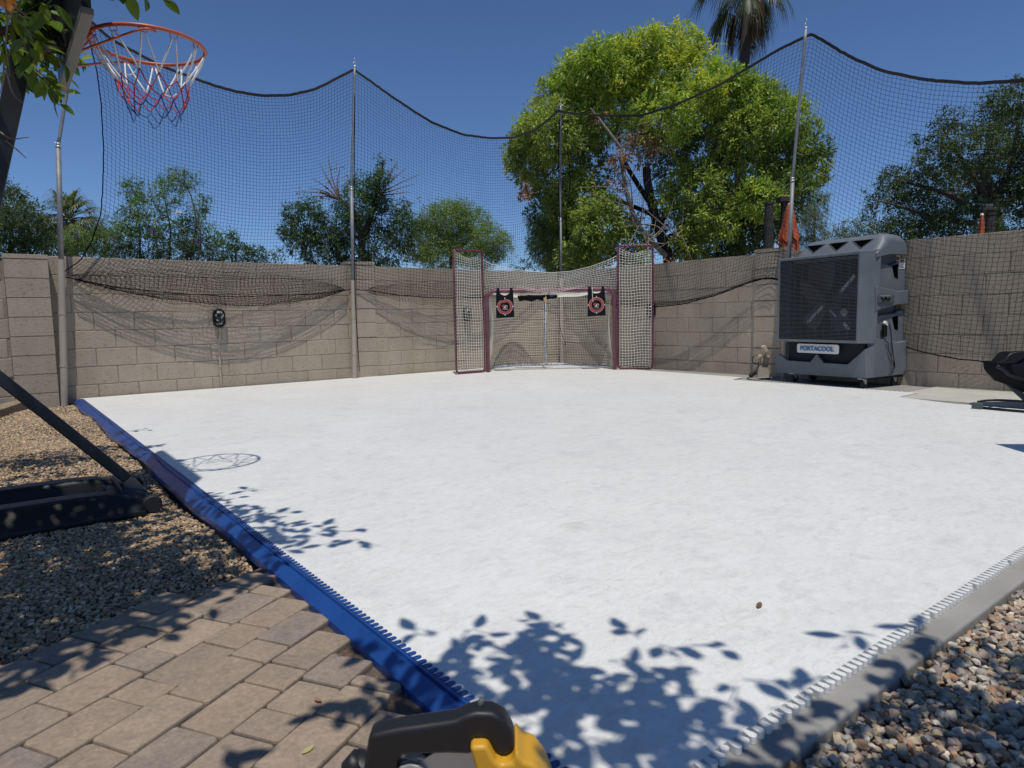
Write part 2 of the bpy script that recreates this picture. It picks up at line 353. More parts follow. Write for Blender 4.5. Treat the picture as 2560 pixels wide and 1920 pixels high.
# blue edge ramp, slightly wavy, in lengths
er=empty('edge_ramp',(XB,-4,0),'long royal blue plastic edging ramp with small teeth beside the gravel and pavers','floor edging')
yy=np.linspace(-.12,-8.28,200); cuts=[0,45,75,100,128,158,200]
for ci in range(6):
    ys=yy[max(cuts[ci]-0,0):min(cuts[ci+1]+1,200)]
    if ci==5: ys=ys
    rows=[]
    for y in ys:
        w=.010*math.sin(y*2.9+1)*min(1,(y+7.2)/3 if y>-7.2 else .0)+ (.004*math.sin(y*7)) if y>-6.5 else .001*math.sin(y*5)
        q=.5+.5*math.sin(y*2.1); sink=-.020-.010*q
        fz=min(1,max(0,(y+7.4)/6.5)); ox=-.056-.016*fz
        prof=[(-.001,.0035),(-.009,.0035),(-.012,-.004),(-.019,-.004),(-.022,.0025),(ox,sink),(ox-.002,-.045-.01*q)]
        rows.append([[XB+a+w*(1 if a<-.02 else .15),y,z+ (w*.25 if a<-.02 else 0)] for a,z in prof])
    rows=np.array(rows); n,m=rows.shape[:2]
    i=np.arange(n-1)[:,None]*m; j=np.arange(m-1)[None]
    F=np.stack([i+j,i+j+1,i+m+j+1,i+m+j],-1).reshape(-1,4)
    rows[0,:,1]-=.003 if ci else 0
    mb=MB(); mb.add(rows.reshape(-1,3),F)
    k=np.arange(ys[0]-.013,ys[-1],-.0254)
    for y in k:
        P=[(0,-.0085)]+[(.017+.006*math.cos(R(a)),.0065*math.sin(R(a))) for a in(-80,-40,0,40,80)]+[(0,.0085)]
        prism(mb,P,.0075,frame((XB-.003,y,-.004),(1,0,0)))
    kid(mb,'edging_strip',M_blue,er)
# pavers, random ashlar, turned about 30 degrees
def paving():
    u=.0625; a=R(30.5); ex=np.array([math.cos(a),math.sin(a)]); ey=np.array([-math.sin(a),math.cos(a)]); o=np.array([-7.90,-7.36])
    occ=set(); mb=MB(); rnd=random.Random(3)
    cols=[(.345,.268,.200),(.325,.255,.195),(.298,.240,.192),(.355,.278,.205),(.335,.262,.197),(.290,.236,.194)]
    for j in range(-24,24):
        i=-24+rnd.random()*1.5
        while i<24:
            w,h=rnd.choice([1.5,1.5,1.5,1.0,1.0,.75])*2,2
            c=o+ex*(i*2+w/2)*u+ey*(j*2+h/2)*u; i+=w/2
            if not(-10.6<c[0]<-7.2 and -11<c[1]<-5.9): continue
            # gravel boundary
            yb=-6.62+.52*(c[0]+7.5)
            if c[1]>yb: continue
            W_,H_=w*u-.0048,h*u-.0048
            if c[0]+.5*W_*ex[0]>-7.275: 
                # cut tiles beside the ramp: shorten
                ov=c[0]+.55*W_-(-7.290)
                if ov>0:
                    W2=W_-ov*1.05
                    if W2<.035: continue
                    c=c-ex*(W_-W2)/2; W_=W2
            M=np.eye(4); t=rnd.gauss(0,.006); e1=np.array([math.cos(a+t),math.sin(a+t),rnd.gauss(0,.008)]); M=frame((c[0],c[1],-.055),e1,np.cross([rnd.gauss(0,.008),0,1],e1))
            k=cols[rnd.randrange(6)]; kf=rnd.uniform(.92,1.08); k=tuple(v*kf for v in k)
            P=rrect(W_,H_,.009,3); n=len(P); P=np.array(P)
            zt=.028+rnd.gauss(0,.0022); jit=rng.normal(0,.0012,(n,2))
            V=[];
            for sc_,z in((1,0),(1,zt-.006),(.985,zt-.0015),(.955,zt)):
                V.append(np.c_[P*np.array([1-(1-sc_)*.15/W_,1-(1-sc_)*.15/H_])+jit,np.full(n,z)])
            F=[[r*n+q,r*n+(q+1)%n,(r+1)*n+(q+1)%n,(r+1)*n+q] for r in range(3) for q in range(n)]+[list(range(3*n,4*n))]
            mb.add(tr(M,np.concatenate(V)),F,k)
    mb.add([[-7.262,-11,-.043],[-10.6,-11,-.043],[-10.6,-8.28,-.043],[-7.262,-6.53,-.043]],[[0,3,2,1]],(.13,.10,.075))
    return mb
o=paving().build('paving',M_paver,col=True); tag(o,kind='structure')
# gravel: every stone a small faceted solid, in one object per bed
def ico():
    t=(1+5**.5)/2; V=np.array([[-1,t,0],[1,t,0],[-1,-t,0],[1,-t,0],[0,-1,t],[0,1,t],[0,-1,-t],[0,1,-t],[t,0,-1],[t,0,1],[-t,0,-1],[-t,0,1]],float); V/=np.linalg.norm(V[0])
    F=np.array([[0,11,5],[0,5,1],[0,1,7],[0,7,10],[0,10,11],[1,5,9],[5,11,4],[11,10,2],[10,7,6],[7,1,8],[3,9,4],[3,4,2],[3,2,6],[3,6,8],[3,8,9],[4,9,5],[2,4,11],[6,2,10],[8,6,7],[9,8,1]]); return V,F
IV,IF=ico()
def stones(mb,P,r0,r1,cols,flat=(.5,.8),jit=.18):
    n=len(P); r=rng.uniform(r0,r1,n); V=IV[None]*(1+rng.normal(0,jit,(n,12,1)))
    sc_=np.stack([rng.uniform(.85,1.35,n),rng.uniform(.7,1.05,n),rng.uniform(*flat,n)],1)
    V=V*sc_[:,None]*r[:,None,None]
    a=rng.uniform(0,2*np.pi,n); b=rng.normal(0,.45,n)
    ca,sa,cb,sb=np.cos(a),np.sin(a),np.cos(b),np.sin(b)
    y=V[...,1]*cb[:,None]-V[...,2]*sb[:,None]; z=V[...,1]*sb[:,None]+V[...,2]*cb[:,None]; x=V[...,0]
    V=np.stack([x*ca[:,None]-y*sa[:,None],x*sa[:,None]+y*ca[:,None],z],-1)+P[:,None]
    F=(IF[None]+np.arange(n)[:,None,None]*12).reshape(-1,3)
    C=np.array(cols)[rng.integers(0,len(cols),n)]*rng.uniform(.75,1.2,(n,1)); C=np.repeat(C,12,0)
    mb.add(V.reshape(-1,3),F,C)
def scatter(x0,x1,y0,y1,sp,z,dz,test):
    nx=int((x1-x0)/sp);ny=int((y1-y0)/sp); X,Y=np.meshgrid(np.arange(nx),np.arange(ny)); X=x0+(X.ravel()+rng.uniform(-.1,1.1,nx*ny))*sp; Y=y0+(Y.ravel()+rng.uniform(-.1,1.1,nx*ny))*sp
    k=test(X,Y); X=X[k];Y=Y[k]; return np.stack([X,Y,z+rng.uniform(-dz,dz,len(X))],1)
hill=lambda X,Y:.012*np.sin(X*5+Y*3)+.01*np.sin(Y*4.1-X*2)
lc=[(.46,.35,.21),(.60,.54,.44),(.22,.18,.14),(.48,.36,.20),(.42,.34,.24),(.36,.30,.22),(.50,.42,.32),(.30,.25,.19),(.44,.33,.22),(.30,.26,.20),(.55,.48,.38),(.38,.25,.16)]
lc=[(a*1.06,b*.96,c*.84) for a,b,c in lc]
mb=MB()
t=lambda X,Y:(Y>-6.60+.52*(X+7.5)-.03)
for (x0,x1,y0,y1,sp,r0,r1) in((-9.3,-7.285,-7.6,-4.2,.0126,.0046,.0100),(-9.1,-7.285,-4.2,-.30,.0162,.0062,.0118)):
    P=scatter(x0,x1,y0,y1,sp,-.062,.004,t); P[:,2]+=hill(P[:,0],P[:,1])+.010*np.clip((P[:,1]+3)/3,0,1)
    stones(mb,P,r0,r1,lc,(.5,.85),.16)
nx=60; gx=np.linspace(-9.9,-7.29,nx); gy=np.linspace(-8.2,-.02,120); X,Y=np.meshgrid(gx,gy)
Z=-.080+hill(X,Y); i=np.arange(119)[:,None]*nx; j=np.arange(nx-1)[None]
gm=MB(); gm.add(np.stack([X.ravel(),Y.ravel(),np.where((Y<-6.62+.52*(X+7.5)-.05),-.125,Z).ravel()],1),np.stack([i+j,i+j+1,i+nx+j+1,i+nx+j],-1).reshape(-1,4),(.16,.125,.09))
tag(gm.build('gravel_bed_soil',M_dirt,col=True),kind='structure')
tag(mb.build('pea_gravel',M_stone,col=True),'small rounded tan and grey pebbles covering the bed left of the blue edging',kind='stuff')
rc=[(.52,.42,.29),(.46,.34,.25),(.38,.35,.30),(.60,.52,.42),(.52,.38,.27),(.31,.29,.26),(.66,.59,.49),(.48,.30,.18),(.36,.29,.26),(.56,.45,.27),(.44,.37,.27)]
mb=MB(); tt=lambda X,Y:Y<-8.290
P=scatter(-7.7,-4.8,-9.15,-8.27,.0190,-.041,.005,tt); stones(mb,P,.0075,.0145,rc,(.45,.9),.23)
P=scatter(-7.7,-4.8,-9.15,-8.28,.0210,-.031,.004,tt); stones(mb,P,.0062,.0130,rc,(.5,1),.24)
P=scatter(-7.4,-4.8,-9.1,-8.30,.060,-.026,.003,tt); stones(mb,P,.010,.018,rc,(.5,.8),.18)
P=scatter(-4.8,1.0,-9.8,-8.27,.036,-.050,.006,tt); stones(mb,P,.016,.026,rc,(.45,.9),.17)
s3=MB(); s3.add([[-11,-11,-.052],[2,-11,-.052],[2,-8.28,-.052],[-7.24,-8.28,-.052]],[[0,1,2,3]],(.2,.155,.11)); tag(s3.build('gravel_bed_soil',M_dirt,col=True),kind='structure')
tag(mb.build('crushed_gravel',M_stone,col=True),'angular pink and tan crushed stones lying beside the concrete curb',kind='stuff')
# ------------------------------------------------------------------ walls
HW=1.564; CO8=.2032
def wall_run(mb,p0,p1,nrm,z0,ztop,seed,thick=.15,rows=None,pil=None,edge_ex=0):
    """block courses from the top down; nrm = outward (court side) normal"""
    rnd=random.Random(seed); p0=np.array(p0,float);p1=np.array(p1,float);L=np.linalg.norm(p1-p0);d=(p1-p0)/L;nrm=np.array(nrm,float)
    z=ztop;k=0
    while z>z0-.001:
        zb=max(z-CO8,z0); off=(k%2)*.2032+ (seed%5)*.037; x=-off
        while x<L:
            a=max(x,0);b=min(x+.4064,L)
            if b-a>.03:
                e=rnd.gauss(0,.0018); jz=.0042;ju=.0038
                M=np.eye(4); M[:3,0]=[*d,0];M[:3,1]=[*nrm,0];M[:3,2]=[0,0,1];M[:3,3]=[p0[0],p0[1],0]
                c=rnd.uniform(.965,1.03)
                zt_=z-(0 if k==0 else jz*.6)
                v=.006
                u0,u1,w0,w1=a+(ju if a>0 else 0),b-(ju if b<L else 0),zb+jz,zt_
                V=np.array([[u0,-thick,w0],[u1,-thick,w0],[u1,-thick,w1],[u0,-thick,w1],[u0,e-v*.7,w0],[u1,e-v*.7,w0],[u1,e-v*.7,w1],[u0,e-v*.7,w1],[u0+v,e,w0+v],[u1-v,e,w0+v],[u1-v,e,w1-v],[u0+v,e,w1-v]])
                F=[[0,1,2,3],[0,4,5,1],[1,5,6,2],[2,6,7,3],[3,7,4,0],[4,8,9,5],[5,9,10,6],[6,10,11,7],[7,11,8,4],[8,11,10,9]]
                mb.add(tr(M,V),[f[::-1] for f in F],(c,c*.995,c*.985))
            x+=.4064
        z=zb;k+=1
        if zb<=z0+.001: break
    M=np.eye(4); M[:3,0]=[*d,0];M[:3,1]=[*nrm,0];M[:3,2]=[0,0,1];M[:3,3]=[p0[0],p0[1],0]
    box(mb,.001,L-.001,-thick+.004,-.0075,z0,ztop-.004,(.80,.79,.77),M)
lw=empty('block_wall',(-4,.07,0),'beige painted block wall behind the left side of the court, with two pillars','wall')
m=MB(); wall_run(m,(-7.60,0),(.0,0),(0,-1),-.12,HW,1); kid(m,'wall_face',M_block,lw,col=True)
_pa=onp(6,637,1,-.13)
m=MB(); wall_run(m,(-11,-.09),(_pa[0],-.09),(0,-1),-.12,1.50,2); kid(m,'wall_face',M_block,lw,col=True)
def pillar(p,nr,dr,w,dp,h,parent,seed):
    """pillar front at p, width along dr"""
    m=MB(); p=np.array(p,float); nr=np.array(nr,float); dr=np.array(dr,float); rnd=random.Random(seed)
    M=np.eye(4); M[:3,0]=[*dr,0];M[:3,1]=[*nr,0];M[:3,2]=[0,0,1];M[:3,3]=[p[0],p[1],0]
    z=h-.05;k=0
    while z>-.12:
        zb=max(z-CO8,-.12); e=rnd.gauss(0,.003); c=rnd.uniform(.94,1.04)
        box(m,0+abs(e),w-abs(e),-dp,e,zb+.008,z,(c,c,c*.99),M); z=zb; k+=1
        if zb<=-.119: break
    box(m,.01,w-.01,-dp,-.010,-.12,h-.05,(.75,.74,.72),M)
    box(m,-.004,w+.004,-dp,.004,h-.044,h,(1,1,.99),M)
    kid(m,'pillar',M_block,parent,col=True,bevel=.006)
_pa,_pb=onp(6,637,1,-.13),onp(118,640,1,-.13)
pillar((_pa[0],-.13),(0,-1),(1,0),_pb[0]-_pa[0],.4,1.565,lw,4)
pillar((-3.96,-.03),(0,-1),(1,0),.40,.25,HW+.06,lw,5)
rw=empty('block_wall',(.07,-5,0),'beige painted block wall behind the grey cooler on the right side of the court','wall')
m=MB(); wall_run(m,(0,0),(0,-11.5),(-1,0),-.12,HW,3); kid(m,'wall_face',M_block,rw,col=True)
pillar((-.03,-3.80),(-1,0),(0,-1),.40,.25,HW+.055,rw,6)
# ------------------------------------------------------------------ net poles
def pole(label,base,knee,top,r0,r1,ztop_sleeve,clip=True,extra=None):
    e=empty('net_pole',(base[0],base[1],-.05),label,'pole',"poles that hold the black net")
    base=np.array(base,float);knee=np.array(knee,float);top=np.array(top,float)
    t=(ztop_sleeve-base[2])/(knee[2]-base[2]); sp=base+(knee-base)*t
    m=MB(); tube(m,[base-[0,0,.06],sp],.034,16); kid(m,'painted_sleeve',M_bpole,e,smooth=False,bevel=0)
    m=MB(); tube(m,[sp-[0,0,.05],knee],r0,16); kid(m,'lower_tube',M_galv,e,smooth=True)
    P=spl(np.vstack([knee,extra,top]) if extra is not None else [knee,(knee+top)/2,top],12)
    m=MB(); tube(m,P,r1,14); kid(m,'upper_tube',M_galv,e,smooth=True)
    m=MB()
    for q,rr in((knee-[0,0,.02],r0+.004),(knee+[0,0,.01],r1+.006)):
        tube(m,[q,q+[0,0,.014]],rr,14)
    tube(m,[knee+[-.045,0,.03],knee+[.01,0,.015]],.004,6)
    # eye bolt and clip at the top
    c=top+np.array([0,0,.045]); a=np.linspace(0,2*np.pi,13)[:-1]
    tube(m,np.stack([c[0]+.02*np.cos(a),c[1]+0*a,c[2]+.026*np.sin(a)],1),.0045,6,closed=True)
    tube(m,[top-[0,0,.01],top+[0,0,.03]],.008,8); c=c+[.006,0,.05]
    tube(m,np.stack([c[0]+.012*np.cos(a),c[1]+.01*np.cos(a),c[2]+.028*np.sin(a)],1),.004,6,closed=True)
    kid(m,'clamp_and_hook',M_steel,e,smooth=True)
    m=MB()
    for q in(.25,.62):
        zc=base[2]+(ztop_sleeve-base[2])*q; pc=base+(knee-base)*((zc-base[2])/(knee[2]-base[2]))
        tube(m,[pc-[0,0,.012],pc+[0,0,.012]],.0375,16)
    kid(m,'pipe_strap',M_bpole,e)
    return e
L0=onp(162,1000,1,-.12); 
pole('grey steel net pole beside the left block pillar, bowed behind the basketball board',(-7.375,-.12,0),(-7.235,-.12,2.72),(-6.935,-.12,4.19),.026,.018,1.52,extra=np.array([[-7.12,-.12,3.28]]))
pole('grey steel net pole in front of the mid pillar of the left wall',(-3.965,-.10,0),(-3.90,-.11,2.6),(-3.79,-.13,4.20),.024,.0165,1.36)
pole('grey steel net pole standing in the corner behind the hockey goal',(-.10,-.12,0),(-.09,-.11,2.45),(-.05,-.10,4.30),.024,.017,1.45)
pole('grey steel net pole behind the grey cooler, tallest in the picture',(-.13,-4.30,0),(-.14,-4.37,2.4),(-.15,-4.50,4.09),.024,.018,1.25)
# ------------------------------------------------------------------ black barrier net
TL=np.array([(-6.935,4.15),(-6.723,3.936),(-6.25,3.75),(-5.73,3.647),(-5.414,3.612),(-5.085,3.619),(-4.736,3.681),(-4.361,3.817),(-3.79,4.18),(-3.212,3.917),(-2.622,3.682),(-2.058,3.576),(-1.542,3.595),(-1.082,3.666),(-.60,3.86),(-.07,4.27)])
BL=np.array([(-7.324,1.353),(-6.833,1.236),(-6.299,1.169),(-5.536,1.124),(-4.763,1.152),(-4.287,1.186),(-4.039,1.226),(-3.897,1.238),(-3.639,1.212),(-3.239,1.153),(-2.762,1.119),(-2.298,1.108),(-1.5,1.13),(-.8,1.19),(-.12,1.30)])
TR=np.array([(0,4.27),(.506,4.10),(1.134,3.919),(1.902,3.738),(2.503,3.72),(3.265,3.797),(3.939,3.945),(4.50,4.07),(4.976,3.66),(5.335,3.407),(5.804,3.181),(6.228,3.022),(6.659,2.93),(7.4,3.0),(8.4,3.5)])
BR=np.array([(0,1.30),(.5,1.16),(1.3,.98),(2.228,.916),(2.726,.945),(3.3,1.06),(3.693,1.185),(3.879,1.232),(4.059,1.242),(4.208,1.194),(4.6,.90),(5.2,.56),(5.751,.384),(6.002,.336),(6.244,.30),(6.56,.28),(7.3,.36),(8.4,.7)])
LE=np.array([(4.15,-6.935),(3.881,-6.873),(3.577,-6.819),(3.219,-6.798),(2.723,-6.813),(2.272,-6.855),(2.031,-6.891),(1.734,-6.991),(1.517,-7.114),(1.353,-7.324)])[::-1]
def smooth(T,n=400):
    u=np.linspace(T[0,0],T[-1,0],n); z=np.interp(u,T[:,0],T[:,1]); k=np.ones(9)/9
    zs=np.convolve(np.pad(z,4,'edge'),k,'valid')
    # keep the peaks at the poles sharp
    for pk in (-3.79,4.50):
        if T is TL or T is TR:
            w=np.exp(-((u-pk)/.10)**2); zs=zs*(1-w)+z*w
    return u,zs
def netgrid(side):
    cell=.0445
    if side=='L':
        ut,zt=smooth(TL); ub,zb=smooth(BL); nu=int(7.05/cell)
        s=np.linspace(0,1,nu)
        # warp so poles match top/bottom
        kt=np.interp(s,[0,.456,1],[-6.935,-3.79,-.06]); kb=np.interp(s,[0,.486,1],[-7.324,-3.93,-.12]); 
        kb=np.interp(s,[0,.456,1],[-7.324,-3.93,-.12])
    else:
        ut,zt=smooth(TR); ub,zb=smooth(BR); nu=int(8.4/cell); s=np.linspace(0,1,nu)
        kt=s*8.4; kb=np.interp(s,[0,.5357,1],[0,4.06,8.4]); kt=np.interp(s,[0,.5357,1],[0,4.5,8.4])
    T=np.interp(kt,ut,zt); B=np.interp(kb,ub,zb)
    nv=int(2.75/cell); v=np.linspace(0,1,nv)
    U=kt[:,None]*(1-v)+kb[:,None]*v; Z=T[:,None]*(1-v)+B[:,None]*v
    if side=='L':
        le=np.interp(Z,LE[:,0],LE[:,1]); base=-6.935*(1-v)+-7.324*v
        k=np.clip(1-s/.456,0,1)[:,None]; U=U+(le-base[None])*k**1.3
    sag=np.abs(np.sin(np.pi*np.clip((kt+3.79)/3.3 if side=='L' else (kt-4.5)/4.2,-10,10)))[:,None]
    kS=1.0 if side=='L' else .62
    off=.105*(1-v)+.035*v+kS*sag*(.10*np.sin(np.pi*v)*(1-v)+.165*v**1.3)
    fold=.018*np.sin(U*5.1+Z*2.3)+.012*np.sin(U*11+1.3*Z)
    off=off+fold*np.minimum(v*3,1)*(1-v**5)
    if side=='R':
        k=np.clip((U-4.15)/.35,0,1)*np.clip((6.15-U)/.5,0,1); off=off*(1-k)+.022*k
    # spare netting hanging below the rope
    nb=10; w=np.linspace(0,1,nb+1)[1:]
    low=(.5+.5*np.sin(U[:,-1]*1.7+2))*sag[:,0]
    if side=='L': low=np.interp(U[:,-1],[-7.3,-6.4,-5.3,-4.4,-4,-3.3,-2.0,-.1],[0,.6,1,.5,0,.0,-.05,-.05])
    else: low=np.interp(U[:,-1],[0,2,3,5,8],[-.1,-.35,-.1,0,0])
    neg=np.minimum(low,0); pos=np.maximum(low,0)
    U2=U[:,-1:]+0*w; Z2=Z[:,-1:]-.125*pos[:,None]*np.sin(np.pi*np.minimum(w,1)*.95) +(-neg[:,None])*.30*w
    O2=off[:,-1:]+.05*np.sin(np.pi*w)-.09*w*pos[:,None]
    keep=(np.abs(low)>.04)[:,None]
    Z2=np.where(keep,Z2,Z[:,-1:]); O2=np.where(keep,O2,off[:,-1:])
    U=np.c_[U,U2];Z=np.c_[Z,Z2];off=np.c_[off,O2]
    jit=.0035
    U=U+rng.normal(0,jit*.5,U.shape);Z=Z+rng.normal(0,jit*.5,Z.shape)
    if side=='L': return np.stack([U,-off,Z],-1),nv
    return np.stack([-off,-U,Z],-1),nv
def strands(mb,G,r,n=3):
    for axis in(0,1):
        P=G if axis==0 else G.transpose(1,0,2)      # strands run along axis 0
        T=np.gradient(P,axis=0); T/=np.maximum(np.linalg.norm(T,axis=-1,keepdims=True),1e-9)
        O=np.gradient(G if axis==1 else G.transpose(1,0,2),axis=0)
        O=O.transpose(1,0,2)
        Nn=np.cross(T,O); Nn/=np.maximum(np.linalg.norm(Nn,axis=-1,keepdims=True),1e-9); B=np.cross(T,Nn)
        a,b=P.shape[:2]; an=np.arange(n)*2*np.pi/n
        V=P[:,:,None]+r*(np.cos(an)[:,None]*Nn[:,:,None]+np.sin(an)[:,None]*B[:,:,None])
        idx=np.arange(a*b*n).reshape(a,b,n); nx=np.roll(idx,-1,2)
        F=np.stack([idx[:-1],nx[:-1],nx[1:],idx[1:]],-1).reshape(-1,4)
        mb.add(V.reshape(-1,3),F)
ne=empty('barrier_net',(-.1,-.1,4.2),'black sports netting strung between the steel poles above both block walls','net')
GL,nvl=netgrid('L'); GR,nvr=netgrid('R')
for G_ in(GL,GR):
    m=MB(); strands(m,G_,.0017); kid(m,'netting',M_net,ne)
# spare net gathered along the bottom rope of the left wall
P0=GL[:,nvl-1]
for u0,u1,h0,h1,nr in((-7.22,-4.05,.30,.13,15),(-3.72,-1.2,.22,.11,11)):
    k=np.where((P0[:,0]>u0)&(P0[:,0]<u1))[0]; B0=P0[k]; e_=np.sin(np.pi*np.clip((B0[:,0]-u0)/(u1-u0),0,1))**.6
    w=np.linspace(0,1,nr); z=B0[:,2:3]+h0*e_[:,None]*(1-w)-h1*e_[:,None]*w+.012*np.sin(B0[:,0:1]*17+w*4)*e_[:,None]
    y=B0[:,1:2]+.03+.035*np.sin(w*5+B0[:,0:1]*2.2); x=B0[:,0:1]+.018*np.sin(w*6+B0[:,0:1]*3)
    m=MB(); strands(m,np.stack([x+0*w,y,z],-1),.0019); kid(m,'gathered_netting',M_net,ne)
m=MB()
for G_ in(GL,GR):
    P=G_[:,0].copy(); n=len(P)
    # webbing: a flat band following the top, 55 mm tall
    up=np.array([0,0,1.]); t=np.gradient(P,axis=0);t/=np.linalg.norm(t,axis=1,keepdims=True)
    nn=np.cross(t,up); nn/=np.linalg.norm(nn,axis=1,keepdims=True); b=np.cross(nn,t)
    tw=.5*np.sin(np.arange(n)*.11)[:,None]
    h=.0165; q=np.stack([P+b*h-nn*.003,P+b*h+nn*.003,P-b*h+nn*(.003+.006*tw),P-b*h-nn*(.003-.006*tw)],1)
    idx=np.arange(n*4).reshape(n,4); nx=np.roll(idx,-1,1)
    m.add(q.reshape(-1,3),np.stack([idx[:-1],nx[:-1],nx[1:],idx[1:]],-1).reshape(-1,4))
kid(m,'top_webbing',M_hem,ne)
m=MB(); tube(m,GL[:,nvl-1],.0062,6); tube(m,GR[:,nvr-1],.0065,6); tube(m,GL[0,:nvl],.0065,6)
kid(m,'edge_rope',M_net,ne,smooth=True)
m=MB()
tube(m,spl([(-.06,-.11,4.27),(-.16,-.16,3.6),(-.20,-.2,2.9),(-.13,-.14,2.3),(-.22,-.2,1.5),(-.2,-.16,.75),(-.08,-.2,.3)],30),.006,6)
tube(m,spl([(-.06,-.11,4.27),(.02,-.16,3.7),(.06,-.2,3.1),(.0,-.15,2.4),(.04,-.2,1.8)],24),.006,6)
tube(m,spl([(-3.80,-.13,4.2),(-3.85,-.15,3.1),(-3.90,-.15,2.0),(-3.93,-.15,1.15),(-3.91,-.14,.1)],24),.005,6)
kid(m,'tie_cord',M_net,ne,smooth=True)
# ------------------------------------------------------------------ bulkhead lamps
def lamp(mnt,nrm,drop,label,conduit=True,first=True):
    X=np.cross([0,0,1],nrm)*-1; M=frame(mnt,X,(0,0,1)); M[:3,2]=nrm
    e=empty('wall_lamp',tuple(mnt),label,'wall lamp','oval black wall lamps')
    m=MB(); P=rrect(.145,.235,.072,8); prism(m,P,.035,M,d0=0); kid(m,'housing',M_black,e,bevel=.006)
    m=MB(); P2=[(x*.72,y*.80) for x,y in P]; n=len(P2)
    V=[];
    for k,(s,z) in enumerate(((1,.034),(.97,.055),(.85,.074),(.55,.088),(.05,.092))): V.append(np.c_[np.array(P2)*s,np.full(n,z)])
    F=[[r*n+q,r*n+(q+1)%n,(r+1)*n+(q+1)%n,(r+1)*n+q] for r in range(4) for q in range(n)]
    m.add(tr(M,np.concatenate(V)),F); kid(m,'glass',M_glass,e,smooth=True)
    m=MB()
    ring=np.array([(x*.86,y*.88,.04) for x,y in P]); tube(m,tr(M,ring),.0085,8,closed=True)
    for y in(-.055,0,.055): tube(m,tr(M,[(x,y,.04+.058*(1-(x/.062)**2)**.5) for x in np.linspace(-.06,.06,9)]),.0038,6)
    for x in(0,): tube(m,tr(M,[(x,y,.044+.056*(1-(y/.105)**2)**.5) for y in np.linspace(-.103,.103,13)]),.0038,6)
    kid(m,'guard',M_black,e,smooth=True)
    if conduit:
        m=MB(); b=np.array(mnt)+np.array(nrm)*.014; 
        P=spl([b-[0,0,.10],b-[0,0,.17]-np.array(X)*.000,b-[0,0,.25]-np.array([.008,0,0]),b+[-.02,0,-.33],(b[0]-.022,b[1],.30),(b[0]-.020,b[1],-.02)],24)
        tube(m,P,.0115,10)
        for z in(.62,.25): 
            q=P[np.argmin(abs(P[:,2]-z))]; tube(m,[q-[0,0,.007],q+[0,0,.007]],.0155,10)
        kid(m,'conduit',M_bpole,e,smooth=True)
    return e
lamp((-5.695,-.005,.865),(0,-1,0),0,'black oval caged wall lamp on the open left wall with conduit below it')
lamp((-2.00,-.005,.865),(0,-1,0),0,'black oval caged wall lamp seen through the netting of the goal\'s left side panel')
lamp((-.005,-2.06,.865),(-1,0,0),0,'black oval caged wall lamp half hidden behind the goal\'s right side panel')
# ------------------------------------------------------------------ hockey goal
GA=-.6298; GC=np.array([-1.3635,-1.2977,0.]); gX=np.array([math.cos(GA),math.sin(GA),0]); gY=np.array([-math.sin(GA),math.cos(GA),0])
GM=frame(GC,gX,gY)
ge=empty('hockey_goal',tuple(GC),'maroon framed hockey goal with tall netted side panels and white netting','hockey goal')
def arc(c,r,a0,a1,n=7): return [(c[0]+r*math.cos(R(a)),c[1]+r*math.sin(R(a))) for a in np.linspace(a0,a1,n)]
hw=.945; rt=.031; zc=1.195; rc_=.13
P=[(-hw,0)]+[(-hw,zc-rc_)]+arc((-hw+rc_,zc-rc_),rc_,180,90)[1:]+arc((hw-rc_,zc-rc_),rc_,90,0)+[(hw,0)]
m=MB(); tube(m,tr(GM,[(x,0,z) for x,z in P]),rt,16); kid(m,'front_frame',M_maroon,ge,smooth=True)
basec=spl([(-hw,.02),(-.99,.30),(-.93,.62),(-.66,.95),(-.33,1.10),(0,1.13),(.33,1.10),(.66,.95),(.93,.62),(.99,.30),(hw,.02)],60)
m=MB(); tube(m,tr(GM,[(x,y,.022) for x,y in basec]),.02,10); kid(m,'base_frame',M_chip,ge,smooth=True)
topc=spl([(-hw+.04,.02),(-.93,.25),(-.80,.62),(-.55,.92),(-.28,1.06),(0,1.10),(.28,1.06),(.55,.92),(.80,.62),(.93,.25),(hw-.04,.02)],60)
m=MB(); tube(m,tr(GM,[(x,y,1.165) for x,y in topc]),.009,8); kid(m,'top_shelf_frame',M_chip,ge,smooth=True)
m=MB(); tube(m,tr(GM,[(0,1.12,.02),(0,1.11,1.16)]),.022,12); tube(m,tr(GM,[(0,.03,1.18),(0,1.11,1.165)]),.012,8); kid(m,'back_post',M_chip,ge,smooth=True)
def wob(U,V,a=.012): return a*(np.sin(U*7.3+V*3.1)+.6*np.sin(U*13.1-V*5+1))
# back net
cell=.041
nu=int(3.35/cell); s=np.linspace(0,1,nu); ib=s*(len(basec)-1)
bx=np.interp(ib,np.arange(60),basec[:,0]); by=np.interp(ib,np.arange(60),basec[:,1]); tx=np.interp(ib,np.arange(60),topc[:,0]); ty=np.interp(ib,np.arange(60),topc[:,1])
nv=int(1.15/cell); v=np.linspace(0,1,nv)
X=bx[:,None]*(1-v)+tx[:,None]*v; Y=by[:,None]*(1-v)+ty[:,None]*v; Z=.03+1.135*v[None]+0*X
k=1-.07*np.sin(np.pi*v)[None]; X=X*k; Y=Y*k-.03*np.sin(np.pi*v); 
Y+=wob(X,Z,.014); Z=Z+.012*np.sin(X*9)*np.sin(np.pi*v)
G1=np.stack([X,Y,Z],-1)
